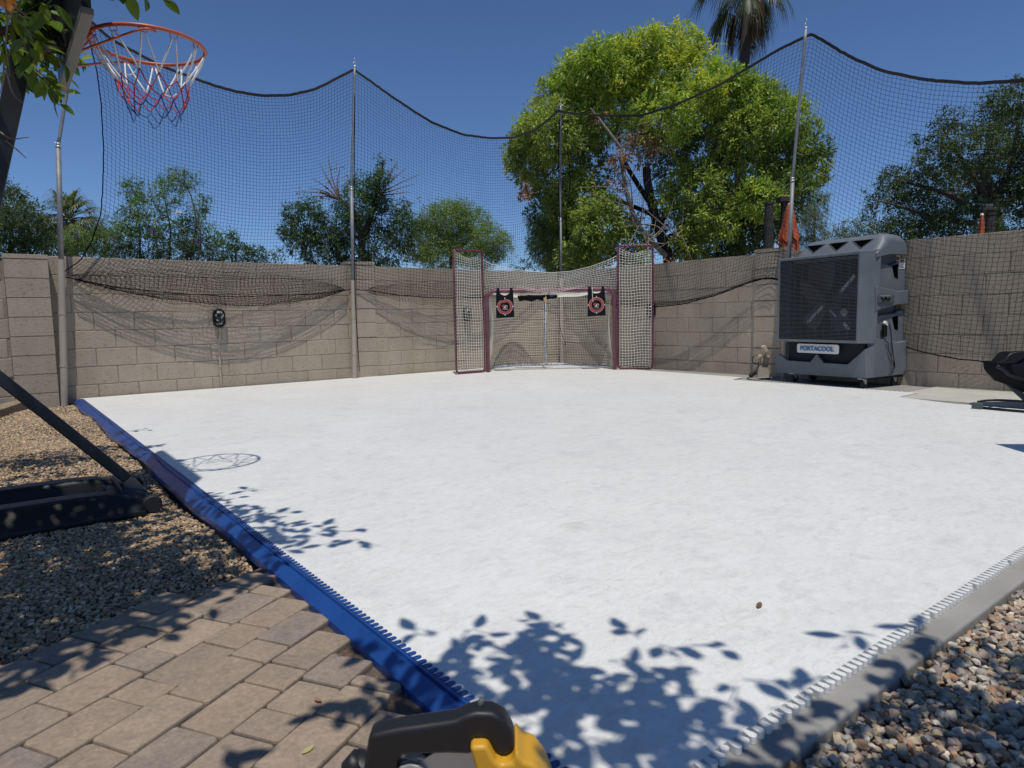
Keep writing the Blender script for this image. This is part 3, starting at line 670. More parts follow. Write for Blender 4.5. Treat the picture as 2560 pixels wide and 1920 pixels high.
# top shelf net
nu=int(1.85/cell); nv2=int(1.1/cell); xs=np.linspace(-1,1,nu); v=np.linspace(0,1,nv2)
tyx=np.interp(xs*.9,topc[:30,0],topc[:30,1]); tyx=np.where(xs>0,np.interp(-xs*.9,topc[:30,0],topc[:30,1]),tyx)
X=xs[:,None]*(.905-.02*v); Y=v[None]*tyx[:,None]; Z=1.20-.035*v[None]-.075*np.sin(np.pi*v)[None]*np.cos(xs*np.pi/2)[:,None]**.6+wob(X,Y,.008)
G2=np.stack([X,Y,Z],-1)
# net between the tall panels, slumped over the crossbar
nu=int(2.05/cell); xs=np.linspace(-.985,.985,nu); nv3=int(.46/cell)+2; v=np.linspace(0,1,nv3)
top=np.interp(xs,[-.985,-.9,-.6,-.3,0,.3,.6,.85,.985],[1.655,1.60,1.525,1.475,1.45,1.465,1.53,1.615,1.675]); bot=np.interp(xs,[-.985,-.8,-.5,-.2,.1,.35,.6,.8,.985],[1.16,1.225,1.225,1.17,1.165,1.21,1.225,1.225,1.20])
X=xs[:,None]+0*v; Z=top[:,None]*(1-v)+bot[:,None]*v; X=X+.02*np.sin(v*6+xs[:,None]*5)*np.sin(np.pi*v)
Y=.04-.085*v[None]**1.5*np.exp(-(xs[:,None]/.45)**2)+wob(X,Z,.010)-.035*(v[None]>.9)*(abs(xs[:,None])<.5)
G3=np.stack([X,Y,Z],-1)
m=MB()
for g_,r_ in((G1,.0021),(G2,.0022)): strands(m,tr(GM,g_.reshape(-1,3)).reshape(g_.shape),r_)
kid(m,'goal_netting',M_wnet,ge)
m=MB(); strands(m,tr(GM,G3.reshape(-1,3)).reshape(G3.shape),.0024)
tube(m,tr(GM,G3[:,0]),.004,6); kid(m,'upper_netting',M_wnet,ge)
def side_panel(sg,th,W_,H_):
    o=np.array([sg*(hw+.055),-.005,0]); d=np.array([sg*math.cos(th),-math.sin(th),0])
    M=GM@frame(o,d,np.cross([0,0,1],d))       # local X outward, Z up
    M[:3,2]=[0,0,1]
    pth=rrect(W_,H_,.05,5,cx=W_/2,cy=H_/2+.018)
    fr=MB(); P=tr(M,[(x,0,z) for x,z in pth]); tube(fr,P,.0165,12,closed=True); f=kid(fr,'side_panel',M_maroon,ge,smooth=True)
    # lacing round the tubes
    lc_=MB(); Q=np.array([(x,0,z) for x,z in pth]+[(pth[0][0],0,pth[0][1])]); seg=np.linalg.norm(np.diff(Q,axis=0),axis=1); cum=np.r_[0,np.cumsum(seg)]
    L=cum[-1]; t=np.linspace(0,L,900); C=np.stack([np.interp(t,cum,Q[:,i]) for i in range(3)],1)
    cen=np.array([W_/2,0,H_/2]); inn=C-cen; inn/=np.linalg.norm(inn,axis=1,keepdims=True); ph=t/.055*2*np.pi
    C=C+.0185*(np.cos(ph)[:,None]*inn+np.sin(ph)[:,None]*np.array([0,1,0]))
    tube(lc_,tr(M,C),  .0046,4); kid(lc_,'lacing',M_lace,ge)
    nx=int(W_/cell);nz=int(H_/cell); x=np.linspace(.02,W_-.02,nx);z=np.linspace(.035,H_,nz)
    X,Z=np.meshgrid(x,z,indexing='ij'); pin=np.sin(np.pi*(X/W_))
    Zs=Z-.09*pin*(Z/H_)**14-.01*np.sin(X*12)+.03*pin*(1-Z/H_)**14; Y=.015*np.sin(Z*3+X*4)+.01*np.sin(Z*9)*pin
    X=X+.010*np.sin(Z*8)*pin
    G_=np.stack([X,Y,Zs],-1); n_=MB(); strands(n_,tr(M,G_.reshape(-1,3)).reshape(G_.shape),.0026); kid(n_,'panel_netting',M_wnet,ge)
side_panel(-1,R(37),.50,1.76); side_panel(1,R(10),.50,1.80)
# ------------------------------------------------------------------ shooting targets hung on the crossbar
def target(x,label,dent):
    p=tr(GM,[(x,-.037,0)])[0]; e=empty('shooting_target',tuple(p+np.array([0,0,.9])),label,'shooting target','black cloth targets on the crossbar')
    M=frame(p,gX,gY)
    w=.135; z0,z1=.80,1.155
    poly=[(-w,z0),(w,z0+.006),(w-.01,z1),(w-.022,1.235),(w-.055,1.238),(w-.062,1.165)]+[(xx,1.128+.035*(xx/.07)**2) for xx in np.linspace(.055,-.055,7)]+[(-w+.060,1.165),(-w+.052,1.238),(-w+.018,1.236),(-w+.008,z1)]
    Mv=M.copy(); Mv[:3,:3]=np.stack([gX,[0,0,1],-gY],1)
    m=MB(); prism(m,[(a,b) for a,b in poly],.004,Mv,d0=-.004); kid(m,'cloth',M_fabric,e)
    for sx in(-1,1):
        m=MB(); xx=sx*(w-.037); P=tr(M,[(xx,.0375+.037*math.cos(R(a)),1.195+.037*math.sin(R(a))) for a in np.linspace(180,-20,12)])
        for i in range(11): bar(m,P[i],P[i+1],.034,.004,up=np.cross(P[i+1]-P[i],gX))
        kid(m,'strap',M_fabric,e)
    def R2(r,a): 
        q=r*(1-dent*math.exp(-((a-1.75)/.42)**2)); return (q*math.cos(a),.965+q*math.sin(a))
    def ringm(r0,r1,d,mt,nm):
        m=MB(); A=np.linspace(0,2*np.pi,49)[:-1]; V=[(*R2(r0,a),d) for a in A]+[(*R2(r1,a),d) for a in A]
        m.add(tr(Mv,V),[[i,(i+1)%48,48+(i+1)%48,48+i] for i in range(48)]); kid(m,nm,mt,e)
    ringm(.078,.108,.0062,M_red,'red_ring'); ringm(.108,.1135,.0060,M_pink,'ring_border'); ringm(.0755,.0785,.0060,M_pink,'ring_border')
    m=MB()
    for a in(0,90,180,270):
        c,s_=math.cos(R(a)),math.sin(R(a)); r0,r1=.106,.132; q=[(c*r0-s_*.005,.965+s_*r0+c*.005),(c*r1-s_*.005,.965+s_*r1+c*.005),(c*r1+s_*.005,.965+s_*r1-c*.005),(c*r0+s_*.005,.965+s_*r0-c*.005)]
        prism(m,q,.0014,Mv,d0=.0062)
    kid(m,'cross_mark',M_white,e)
    leaf=[(0,.042),(.008,.026),(.017,.031),(.013,.010),(.025,.020),(.028,.013),(.042,.016),(.036,.004),(.041,-.001),(.018,-.019),(.020,-.027),(.0,-.024)]
    leaf=leaf+[(-a,b) for a,b in leaf[::-1][1:-1]]
    m=MB(); prism(m,[(-.008+a*.80*.9-.012,.972+b*.8) for a,b in leaf],.0012,Mv,d0=.0058); kid(m,'emblem_leaf',M_red,e)
    m=MB(); sw=[(-.032,.938),(-.018,.947),(-.004,.962),(.006,.985),(.010,.985),(.011,.968),(.004,.950),(-.008,.941)]
    prism(m,sw,.0012,Mv,d0=.0074)
    prism(m,[(.018,.982),(.032,.980),(.036,.962),(.030,.950),(.030,.958),(.028,.974),(.018,.977)],.0012,Mv,d0=.0062)
    prism(m,[(-.002,.940),(.030,.938),(.030,.943),(-.002,.945)],.0012,Mv,d0=.0062)
    kid(m,'emblem_figure',M_white,e)
    text('CANADA',.016,M_white,frame(tr(Mv,[(0,.922,.0062)])[0],gX,(0,0,1),),e,depth=.0004,sx=1.1)
target(-.677,'black cloth target with a dented red ring, left one hanging from the crossbar',.20)
target(.672,'black cloth target with a round red ring, right one under a white cord end',.0)
m=MB(); p=tr(GM,[(.615,-.048,1.23),(.612,-.050,1.12),(.62,-.052,1.01)]); tube(m,spl(p,8),.004,6); o=m.build('loose_cord',M_wnet); tag(o,'short white cord end hanging in front of the right target','cord')
# dark bundle lying on the top netting
M2=GM.copy()
m=MB(); B=[]
prof=[(-.47,.020),(-.44,.062),(-.36,.048),(-.27,.064),(-.18,.040),(-.08,.058),(.02,.032),(.10,.036),(.14,.008)]
tube(m,tr(GM,[(x,.36+.04*math.sin(x*9),1.115+.05*(x+.15)**2) for x,_ in prof]),[r*1.25 for _,r in prof],10)
be=empty('rolled_bag',tuple(tr(GM,[(-.2,.42,1.07)])[0]),'dark rolled cloth bag lying on the goal\'s top netting behind the left target','bag')
kid(m,'bag_body',M_fabric,be,smooth=True)
m=MB(); box(m,-.03,.02,-.03,.03,-.055,.055,None,GM@frame((-.055,.30,1.075),(1,0,.2))); kid(m,'wooden_tag',M_lwood,be,bevel=.012)
m=MB(); V,F=IV*.055,IF; 
lathe(m,[(.001,-.05),(.03,-.042),(.05,-.02),(.055,0),(.05,.02),(.03,.042),(.001,.05)],frame(tr(GM,[(.04,.36,1.15)])[0],(1,0,0)),16)
o=m.build('street_ball',mat('dull_blue_rubber',(.03,.07,.11),.6),smooth=True); tag(o,'small dull blue ball caught on the goal\'s top netting by the bag','ball')
# ------------------------------------------------------------------ outlet post
oe=empty('outlet_post',tuple(onp(1906,941,2,-.016)),'beige double outdoor outlet box on a short post beside the grey cooler','outlet')
op=np.array(oe.location)
def opx(x,y,d=0):                                     # point on the vertical plane through the post, facing the camera
    r=ray(x,y); n=np.array([_fx,_fy,0]); t=((op-CO)@n+d)/(r@n); return CO+r*t
M=frame(op+np.array([-.02,0,.0]),gX,gY)
m=MB(); V=[(-.12,-.05,0),(.09,-.05,0),(.09,.06,0),(-.12,.06,0),(-.015,-.03,.19),(.06,-.03,.19),(.06,.04,.19),(-.015,.04,.19)]
m.add(tr(M,V),BF.copy()); kid(m,'post',M_bpole,oe,bevel=.004)
Mb=M@frame((.03,-.01,.225),(math.cos(R(-8)),0,math.sin(R(-8))))
m=MB(); box(m,-.06,.05,-.035,.045,-.055,.05,None,Mb); kid(m,'outlet_box',M_beigeplastic,oe,bevel=.005)
m=MB(); box(m,-.035,.045,-.048,-.036,-.045,.03,None,Mb); kid(m,'socket_plate',M_shutter,oe,bevel=.003)
for (ox,oz,an) in((-.045,.10,50),(.015,.16,62)):
    Mc=M@frame((ox+(.0 if an<60 else -.0),-.04,.20+oz),(math.cos(R(an)),0,-math.sin(R(an)))); 
    m=MB(); box(m,-.045,.045,-.04,.03,-.024,.024,None,Mc) if an>60 else box(m,-.05,.03,-.035,.03,-.016,.016,None,M@frame((-.05,-.04,.265),(math.cos(R(25)),0,math.sin(R(25)))))
    kid(m,'flip_cover',M_beigeplastic,oe,bevel=.005)
def C2(pts,r=.0065,n=40): P=spl(pts,n); return P
pe=empty('power_cord',tuple(opx(1875,940)),'black power cord with a chunky plug looping on the concrete beside the outlet post','cord')
m=MB()
tube(m,spl([opx(1897,890,-.08),opx(1885,891,-.1),opx(1881,900,-.1),opx(1885,909,-.1),opx(1896,911,-.08)],24),.006,6)
tube(m,spl([opx(1897,903,-.08),opx(1897,915,-.1),opx(1893,926,-.12),opx(1890,930,-.12)],20),.0065,6)
G0=lambda x,y:onp(x,y,2,-.008)
tube(m,spl([G0(1873,944),G0(1868,945),G0(1872,948),G0(1890,950),G0(1915,948),G0(1924,944),opx(1925,935,-.06),opx(1922,920,-.02),opx(1919,912,-.02)],50),.0055,6)
tube(m,spl([opx(1920,912,-.01),opx(1928,923,0),opx(1936,932,.0),onp(1945,938,2,-.005),onp(1960,940,2,-.005)],30),.0065,6)
kid(m,'cable',M_rubber,pe,smooth=True)
m=MB(); bar(m,opx(1890,930,-.12),opx(1874,941,-.14),.045,.05); kid(m,'plug',M_rubber,pe,bevel=.01)
# ------------------------------------------------------------------ evaporative cooler
CPH=R(10); cA=np.array([math.cos(CPH),-math.sin(CPH),0]); cB=np.array([-math.sin(CPH),-math.cos(CPH),0])
cO=onp(2155,971,2,-.016)-cA*.12-cB*.95; cO[2]=0
ce=empty('evaporative_cooler',tuple(cO+cA*.35+cB*.5-[0,0,.016]),'big grey wheeled evaporative cooler with slatted grille standing by the right wall','evaporative cooler')
CM=np.eye(4);CM[:3,0]=cA;CM[:3,1]=cB;CM[:3,3]=cO     # local a (back), b (to the right as seen), z
def fr(x,y,a=0.): r=ray(x,y); t=((cO-CO)@cA+a)/(r@cA); P=CO+r*t-cO; return (P@cA,P@cB,P[2])
def sd(x,y,b=1.03): r=ray(x,y); t=((cO-CO)@cB+b)/(r@cB); P=CO+r*t-cO; return (P@cA,P@cB,P[2])
def ckid(mb,name,mt,par=None,**k):
    mb.V=[tr(CM,v) for v in mb.V]
    if par is None: return kid(mb,name,mt,ce,**k)
    L=np.array(ce.location); mb.V=[v-L for v in mb.V]; return mb.build(name,mt,par,**k)
def loft(mb,secs):
    n=len(secs[0]); V=np.concatenate([np.array(s,float) for s in secs]); F=[]
    for k in range(len(secs)-1):
        for i in range(n): F.append([k*n+i,k*n+(i+1)%n,(k+1)*n+(i+1)%n,(k+1)*n+i])
    F.append(list(range(n))[::-1]); F.append([ (len(secs)-1)*n+i for i in range(n)])
    mb.add(V,F)
DEP=.72
dp=lambda b: .52+.185*b/1.03
m=MB(); loft(m,[[(.20,b,.19),(dp(b)-.02,b,.19),(dp(b)-.02,b,1.42),(.20,b,1.42)] for b in(0,.925)]); ckid(m,'core',M_grey,bevel=.01)
m=MB()
def cowl(b,dz,dx):
    zt=1.628-dz
    return [(a,b,min(z,max(zt,1.40))) if z>1.5 else (a,b,z) for a,z in [(.17+dx*.3,1.37),(.165+dx*.3,1.41),(.185+dx*.5,1.435-dz*.1),(.285+dx*.6,zt-.065),(.325+dx*.6,zt-.022),(.385+dx*.5,zt-.002),(.44,zt),(dp(b)-.115,zt-.012),(dp(b)-.04-dx*.2,zt-.06),(dp(b)-.01-dx*.4,1.45),(dp(b)-.015-dx*.4,1.41),(.40,1.405)]]
secs=[]
for t in np.linspace(0,1,10):
    a=t*math.pi/2; secs.append(cowl(-.045+.13*(1-math.cos(a)),.165*(1-math.sin(a)),.10*(1-math.sin(a))))
for t in np.linspace(1,0,8):
    a=t*math.pi/2; secs.append(cowl(1.035-.09*(1-math.cos(a)),.085*(1-math.sin(a)),.05*(1-math.sin(a))))
loft(m,secs); ckid(m,'cowl',M_grey,bevel=.010)
sn_=np.array([-(1.563-1.435),0,(.285-.185)]); sn_/=np.linalg.norm(sn_); SNw=cA*sn_[0]+np.array([0,0,sn_[2]])
def slp(x,y,d=0): 
    p0=cO+cA*.185+np.array([0,0,1.435]); r=ray(x,y); t=((p0-CO)@SNw+d)/(r@SNw); P=CO+r*t-cO; return np.array([P@cA,P@cB,P[2]])
for tri in([(2017,616.5),(2061.5,611.5),(2034,631.5)],[(2074,610),(2120,605),(2091,626.5)],[(2133.5,603.5),(2182.5,598.5),(2152.5,620)]):
    P=[slp(*q,.003) for q in tri]; c=sum(P)/3
    m=MB(); O1=[c+(p-c)*1.16-sn_*.006 for p in P]; O2=[c+(p-c)*1.07+sn_*.006 for p in P]; O3=[c+(p-c)*1.0+sn_*.004 for p in P]
    m.add(np.array(O1+O2+O3),[[i,(i+1)%3,3+(i+1)%3,3+i] for i in range(3)]+[[3+i,3+(i+1)%3,6+(i+1)%3,6+i] for i in range(3)]); f=ckid(m,'vent',M_grey)
    m=MB(); m.add(np.array([c+(p-c)*1.03+sn_*.0025 for p in P]),[[0,1,2]]); ckid(m,'vent_shade',M_dark,f)  # flat black triangle painted in place of the shade in an open vent
# grille housing, flaring rearwards
TLc,TRc,BRc,BLc=[fr(*q) for q in((1943,648),(2152,626),(2147,857),(1944,855))]
zt,zb=(TLc[2]+TRc[2])/2,(BLc[2]+BRc[2])/2; bl,br=(TLc[1]+BLc[1])/2,(TRc[1]+BRc[1])/2
def rq(a,b0,b1,z0,z1,t0=0,t1=0): return [(a,b0,z0),(a,b1,z0),(a,b1,z1),(a,b0,z1)]
w=.032
secs=[rq(.185,bl+w,br-w,zb+w,zt-w),rq(.0,bl+w,br-w,zb+w,zt-w),rq(-.004,bl+.006,br-.006,zb+.006,zt-.006),rq(.006,bl,br,zb,zt),rq(.12,bl+.02,br+.025,zb-.004,zt+.003),[(.205,bl+.05,zb),(.205,1.028,zb-.004),(.245,1.033,zt+.022),(.205,bl+.05,zt)]]
m=MB(); V=np.array([p for s in secs for p in s]); F=[[k*4+i,k*4+(i+1)%4,(k+1)*4+(i+1)%4,(k+1)*4+i] for k in range(5) for i in range(4)]
m.add(V,F); ckid(m,'front_housing',M_grey,bevel=.010)
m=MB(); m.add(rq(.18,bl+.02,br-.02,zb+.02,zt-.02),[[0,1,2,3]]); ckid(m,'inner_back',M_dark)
m=MB(); box(m,.16,.175,bl+.30,bl+.58,zb+.42,zt-.08); ckid(m,'cooling_pad',M_pad)
m=MB()
for z in np.linspace(zb+.018,zt-.018,64):
    M=frame((.008,0,z),(0,1,0),(1,0,.22)); box(m,bl+.012,br-.012,-.009,.009,-.0017,.0017,None,M)
for b in np.linspace(bl+.03,br-.04,11): box(m,.014,.020,b-.002,b+.002,zb+.012,zt-.012)
ckid(m,'grille',M_slat)
fc=np.array(fr(2072,747,.12))
m=MB(); lathe(m,[(.001,-.05),(.05,-.045),(.06,-.02),(.06,.03),(.001,.035)],frame(fc,(0,1,0),(0,0,1)),18); fan=ckid(m,'fan',M_black,smooth=True)
for a in(15,87,159,231,303):
    A_=R(a); d=np.array([0,math.cos(A_),math.sin(A_)]); t=np.array([0,-math.sin(A_),math.cos(A_)]); m=MB(); V=[]
    for s,wd in((.06,.04),(.15,.06),(.30,.085),(.40,.075)):
        for q in(-1,1): V.append(fc+d*s+t*wd*q+np.array([q*.03-.01,0,0]))
    m.add(V,[[0,1,3,2],[2,3,5,4],[4,5,7,6]]); ckid(m,'blade',M_fanb,fan,smooth=True)
for p,q,w_ in(((2101,730),(2137,688),.013),((2019,806),(2057,766),.013),((2109,807),(2123,823),.013),((2074,775),(2090,790),.006)):
    m=MB(); bar(m,fr(*p,.05),fr(*q,.05),w_*2.6,.006,up=(1,0,0)); ckid(m,'brace',M_blade,fan)
pc=np.array(fr(2110,781,.06)); m=MB(); M=frame(pc,(0,1,0),(0,0,1)); a=np.linspace(0,2*np.pi,25)[:-1]
for r_ in(.038,.026,.012): tube(m,tr(M,np.c_[r_*np.cos(a),r_*np.sin(a),0*a]),.0045,6,closed=True)
ckid(m,'pulley',M_blade,fan,smooth=True)
# tub front with the zig-zag lip, a dark box painting the mouth's shade behind
AT=.085; lip=[(1940,887),(1947,884),(1968,901),(2025,905),(2041,885),(2058,907),(2118,911),(2161,874)]
L_=[fr(*q,AT) for q in lip]; c0=fr(1941,932,AT); c1=fr(2163,946,AT)
poly=[(c0[1]+.01,c0[2]),(L_[0][1],.20)]+[(p[1],p[2]) for p in L_]+[(c1[1],c1[2])]
n=len(poly); V=[(AT,b,z) for b,z in poly]+[(AT+.035,b,z) for b,z in poly]
m=MB(); m.add(V,[list(range(n)),list(range(n,2*n))[::-1]]+[[i,n+i,n+(i+1)%n,(i+1)%n] for i in range(n)]); ckid(m,'tub_front',M_grey,bevel=.006)
S1,S2=sd(2189,862),sd(2190,943); Lr=L_[-1]
m=MB(); V=[Lr,c1,S2,S1,(AT+.035,c1[1]-.02,Lr[2]),(S1[0]+.05,.93,S1[2])]
m.add(V,[[0,1,2,3],[0,3,5,4]]); 
fa=fr(2160,896,AT-.004); fb=sd(2188,872,1.034); fc_=sd(2232,898,1.034); fd=sd(2192,912,1.034)
ckid(m,'shoulder',M_grey)
zf=.105
m=MB(); O3=[(AT+.036,c0[1]+.012),(AT+.036,c1[1]-.005),(S2[0]+.02,1.026),(dp(1.03),1.026),(dp(0),0),(.14,0)]
loft(m,[[(a,b,zf) for a,b in O3],[(a,b,.215) for a,b in O3]]); ckid(m,'tub_floor',M_grey,bevel=.004)
m=MB(); box(m,.150,.198,-.045,.94,.216,.47+.012); ckid(m,'mouth_shade_box',M_mouth)  # dark box put in front of the core as the mouth's shade
m=MB(); loft(m,[[(a,b*1.0,zf-.022) for a,b in O3],[(a,b,zf-.002) for a,b in O3]]); ckid(m,'base_skirt',M_black)
# moulded right flank
def plate(pts,b0,b1,name,mt,bev=.008,bb=None):
    P=[sd(*q,bb if bb is not None else b1) for q in pts]; n=len(P); m=MB()
    V=[(p[0],b0,p[2]) for p in P]+[(p[0],b1,p[2]) for p in P]
    m.add(V,[list(range(n))[::-1],list(range(n,2*n))]+[[i,(i+1)%n,n+(i+1)%n,n+i] for i in range(n)]); return ckid(m,name,mt,bevel=bev)
plate([(2190,652),(2226,664),(2247,654),(2271,652),(2271,727),(2247,730),(2190,718)],.92,.99,'side_panel',M_grey,bb=.99)
plate([(2191,789),(2238,783),(2247,776),(2271,773),(2268,853),(2247,858),(2189,847)],.92,.99,'side_panel',M_grey,bb=.99)
plate([(2191,715),(2247,728),(2274,725),(2273,760),(2247,761),(2191,777)],.92,1.035,'side_rib',M_grey)
plate([(2188,845),(2247,856),(2270,851),(2265,925),(2258,936),(2190,944)],.92,1.035,'side_rib',M_grey)
for q in([(2230,664),(2245,660),(2245,697),(2236,693)],[(2230,793),(2245,789),(2245,826),(2236,822)]):
    P=[sd(*k,.992) for k in q]; n=4; m=MB(); c=sum(np.array(p) for p in P)/4
    V=[(p[0],.9925,p[2]) for p in P]; m.add(V,[[0,1,2,3]]); pk=ckid(m,'pocket_shade',M_dark)  # flat black quad painted as the shade of a recess
def fl(x,y,d=.0): return np.array(sd(x,y,1.035+d))
a_,b_=fl(2194,737),fl(2233,757)
m=MB(); box(m,a_[0],b_[0],1.034,1.048,b_[2],a_[2]); cp=ckid(m,'control_panel',M_slat,bevel=.005)
m=MB(); a2,b2_=fl(2201,738.5,.014),fl(2225,741,.014); box(m,a2[0],b2_[0],1.047,1.058,b2_[2],a2[2]); ckid(m,'panel_trim',M_steel,cp)
for px in(2208,2219):
    c=fl(px,747,.013); m=MB(); lathe(m,[(.024,0),(.021,.02),(.001,.021)],frame(c,(1,0,0),(0,0,-1)),14); ckid(m,'knob',M_black,cp,smooth=True)
a_,b_=sd(2249,647,.993),sd(2262,672,.993)
m=MB(); box(m,a_[0],b_[0],.990,.9935,b_[2],a_[2]); lb=ckid(m,'rating_label',M_white)
m=MB(); h=a_[2]-b_[2]; box(m,a_[0]+.006,b_[0]-.006,.9936,.9945,a_[2]-h*.36,a_[2]-h*.05); box(m,a_[0]+.006,b_[0]-.02,.9936,.9945,b_[2]+h*.10,b_[2]+h*.2); ckid(m,'label_print',mat('grey_print',(.14,.14,.15),.6),lb)
m=MB(); bar(m,fl(2211,842,-.02),fl(2211.5,811,-.005),.05,.035,up=(0,1,0)); pl=ckid(m,'inlet_plug',M_black,bevel=.008)
m=MB(); bar(m,fl(2212,812,-.005),fl(2216,805,.0),.055,.035,up=(0,1,0)); ckid(m,'plug_cap',M_white,pl,bevel=.006)
m=MB()
tube(m,spl([fl(2217,807,.01),fl(2223,811,.015),fl(2227,830,.015),fl(2229,850,.015),fl(2232,880,.015),fl(2237,915,.015),tr(np.linalg.inv(CM),onp(2238,944,2,.03))[0]],40),.0062,6)
ckid(m,'supply_cord',M_rubber,smooth=True)
m=MB(); tube(m,spl([fl(2211,843,-.01),fl(2214,850,.01),fl(2220,858,.015),fl(2221,872,.015),fl(2228,892,.015),fl(2234,912,.015),tr(np.linalg.inv(CM),onp(2236,940,2,.03))[0]],40),.0052,6)
ckid(m,'plug_cord',M_rubber,smooth=True)
# name plate with the lettering of the photograph
AS=AT-.012; a_=fr(1991,862,AS);b_=fr(2095,882,AS); bc=(a_[1]+b_[1])/2; zc2=fr(2043,872,AS)[2]; wS=abs(a_[1]-b_[1]); hS=.104
m=MB(); prism(m,rrect(wS,hS,.022,4),.010,frame((AS+.01,bc,zc2),(0,1,0),(0,0,1)),d0=0); npl=ckid(m,'name_plate',M_white,bevel=.003)
Mt=CM@frame((AS-.0015,bc,zc2-.002),(0,1,0),(0,0,1))
t=text('PORTACOOL',.071,M_txtblue,frame(Mt[:3,3],cB,(0,0,1)),ce,depth=.0007,sx=1.0,bold=.0024)
Lc=np.array(ce.location); co_=[np.array(v.co) for v in t.data.vertices]; pr=[(v+Lc-Mt[:3,3])@cB for v in co_]; k=wS*.80/(max(pr)-min(pr)); mid=(max(pr)+min(pr))/2
for v,p in zip(t.data.vertices,pr): q=np.array(v.co)+cB*((p-mid)*k-p); v.co=q
t.parent=npl
m=MB()
for s_ in(-1,1): lathe(m,[(.006,0),(.005,.002),(.001,.0022)],frame((AS-.0005,bc+s_*(wS/2-.022),zc2),(0,1,0),(0,0,1)),8)
m=MB(); box(m,AS+.011,.155,bc-.05,bc+.05,zc2-.02,zc2+.03); ckid(m,'plate_bracket',M_dark)
for (a,b) in((.12,.06),(.12,.95),(.60,.97),(.44,.06)):
    m=MB(); lathe(m,[(.001,-.017),(.042,-.017),(.048,-.010),(.048,.010),(.042,.017),(.001,.017)],frame((a+.015,b+.01,.032),(1,0,0),(0,0,1)),20); w_=ckid(m,'caster',M_rubber)
    m=MB(); prism(m,[(-.035,.085),(.03,.085),(.025,.035),(.008,.028),(-.005,.04)],.004,frame((a,b+.034,0),(1,0,0),(0,0,1)),d0=0); box(m,a-.04,a+.04,b-.03,b+.0345,.0845,.091); ckid(m,'fork',M_steel,w_)
# ------------------------------------------------------------------ basketball hoop
XBd=-7.59; HC=np.array([-7.292,-5.345,2.090])
he=empty('basketball_hoop',(-7.9,-5.33,-.06),'black portable basketball hoop with an orange rim and a red, white and blue net','basketball hoop')
HL=np.array(he.location)
m=MB(); box(m,XBd-.030,XBd,-5.97,-4.96,1.96,2.93); bb=kid(m,'backboard',M_black,he,bevel=.004)
m=MB(); box(m,XBd-.036,XBd+.006,-5.976,-4.954,1.935,1.960); m2=kid(m,'backboard_trim',mat('grey_edge_trim',(.16,.155,.15),.5),he,bevel=.003)
m=MB()
bar(m,(-7.66,-5.33,2.00),(-7.645,-5.33,2.75),.11,.10,up=(1,0,0)) ; 
kid(m,'board_bracket',M_bmetal,he,bevel=.005)
m=MB()
p0=np.array([-8.075,-5.24,.76]); p1=np.array([-7.885,-5.33,1.484]); p2=np.array([-7.70,-5.33,2.24]); p3=np.array([-7.62,-5.33,2.57])
bar(m,p0,p3,.078,.078,up=(0,1,0)); kid(m,'main_pole',M_bmetal,he,bevel=.006)
for yo in(-5.42,-5.25):
    m=MB(); bar(m,(-7.63,yo,2.0),(-7.80,yo,2.55),.006,.05,up=(0,1,0)); 
    a=kid(m,'lift_arm',M_bmetal,he,bevel=.002)
    m=MB(); lathe(m,[(.011,-.004),(.011,.012),(.001,.013)],frame((-7.66,yo-.006,2.07),(1,0,0),(0,0,1)),6); m.V=[v-HL for v in m.V]; m.build('bolt',M_steel,a)
m=MB(); q0=onp(318,1196,1,-5.20); q1=onp(0,945,1,-5.20); bar(m,q0,q1+(q1-q0)*.18,.050,.055,up=(0,1,0)); kid(m,'strut',M_bmetal,he,bevel=.006)
m=MB(); bar(m,p0+[.012,0,.02],(-8.50,-5.18,.0),.06,.06,up=(0,1,0)); kid(m,'rear_strut',M_bmetal,he,bevel=.006)
# base tank: two raised sides with a trough between them
m=MB(); T0=-.062
def tank(ya,yb,yc,yd,zt):
    # ya outer foot, yb outer top, yc inner top, yd inner foot ; stations along x (front +)
    st=[(-7.46,.45),(-7.50,.72),(-7.60,.94),(-7.70,1.0),(-8.08,1.0),(-8.14,.62),(-8.62,.55),(-8.70,.3)]
    secs=[]
    for x,s in st:
        z=T0+(zt-T0)*s; secs.append([(x,ya,T0),(x,ya,T0+.03),(x,yb,z-.018),(x,yb+(yc-yb)*.15,z),(x,yc-(yc-yb)*.15,z),(x,yc,z-.02),(x,yd,T0)])
    loft(m,secs)
tank(-5.48,-5.43,-5.29,-5.26,.058); tank(-4.85,-4.89,-5.02,-5.05,.058)
box(m,-8.60,-7.52,-5.27,-5.04,T0,-.03); box(m,-7.58,-7.47,-5.40,-4.92,T0+.01,.02)
kid(m,'base_tank',M_black,he,bevel=.012)
m=MB()
kid_w=[]
for y in(-5.41,-4.92):
    m=MB(); lathe(m,[(.001,-.022),(.036,-.022),(.042,-.016),(.042,.016),(.036,.022),(.001,.022)],frame((-7.425,y,-.022),(1,0,0),(0,0,1)),22); kid(m,'wheel',M_rubber,he)
hp=lambda k:[(-7.54,-.055),(-7.42-.02*k,-.055),(-7.40-.02*k,-.02),(-7.435-.02*k,.035-.03*k),(-7.54,.060-.03*k)]
m=MB(); loft(m,[[(x,y,z) for x,z in hp(k)] for y,k in((-5.40,1),(-5.33,0),(-5.02,0),(-4.94,1))]); kid(m,'axle_housing',M_black,he,bevel=.012)
m=MB(); tube(m,[(-7.425,-5.40,-.022),(-7.425,-4.93,-.022)],.009,8); kid(m,'axle',M_bmetal,he)
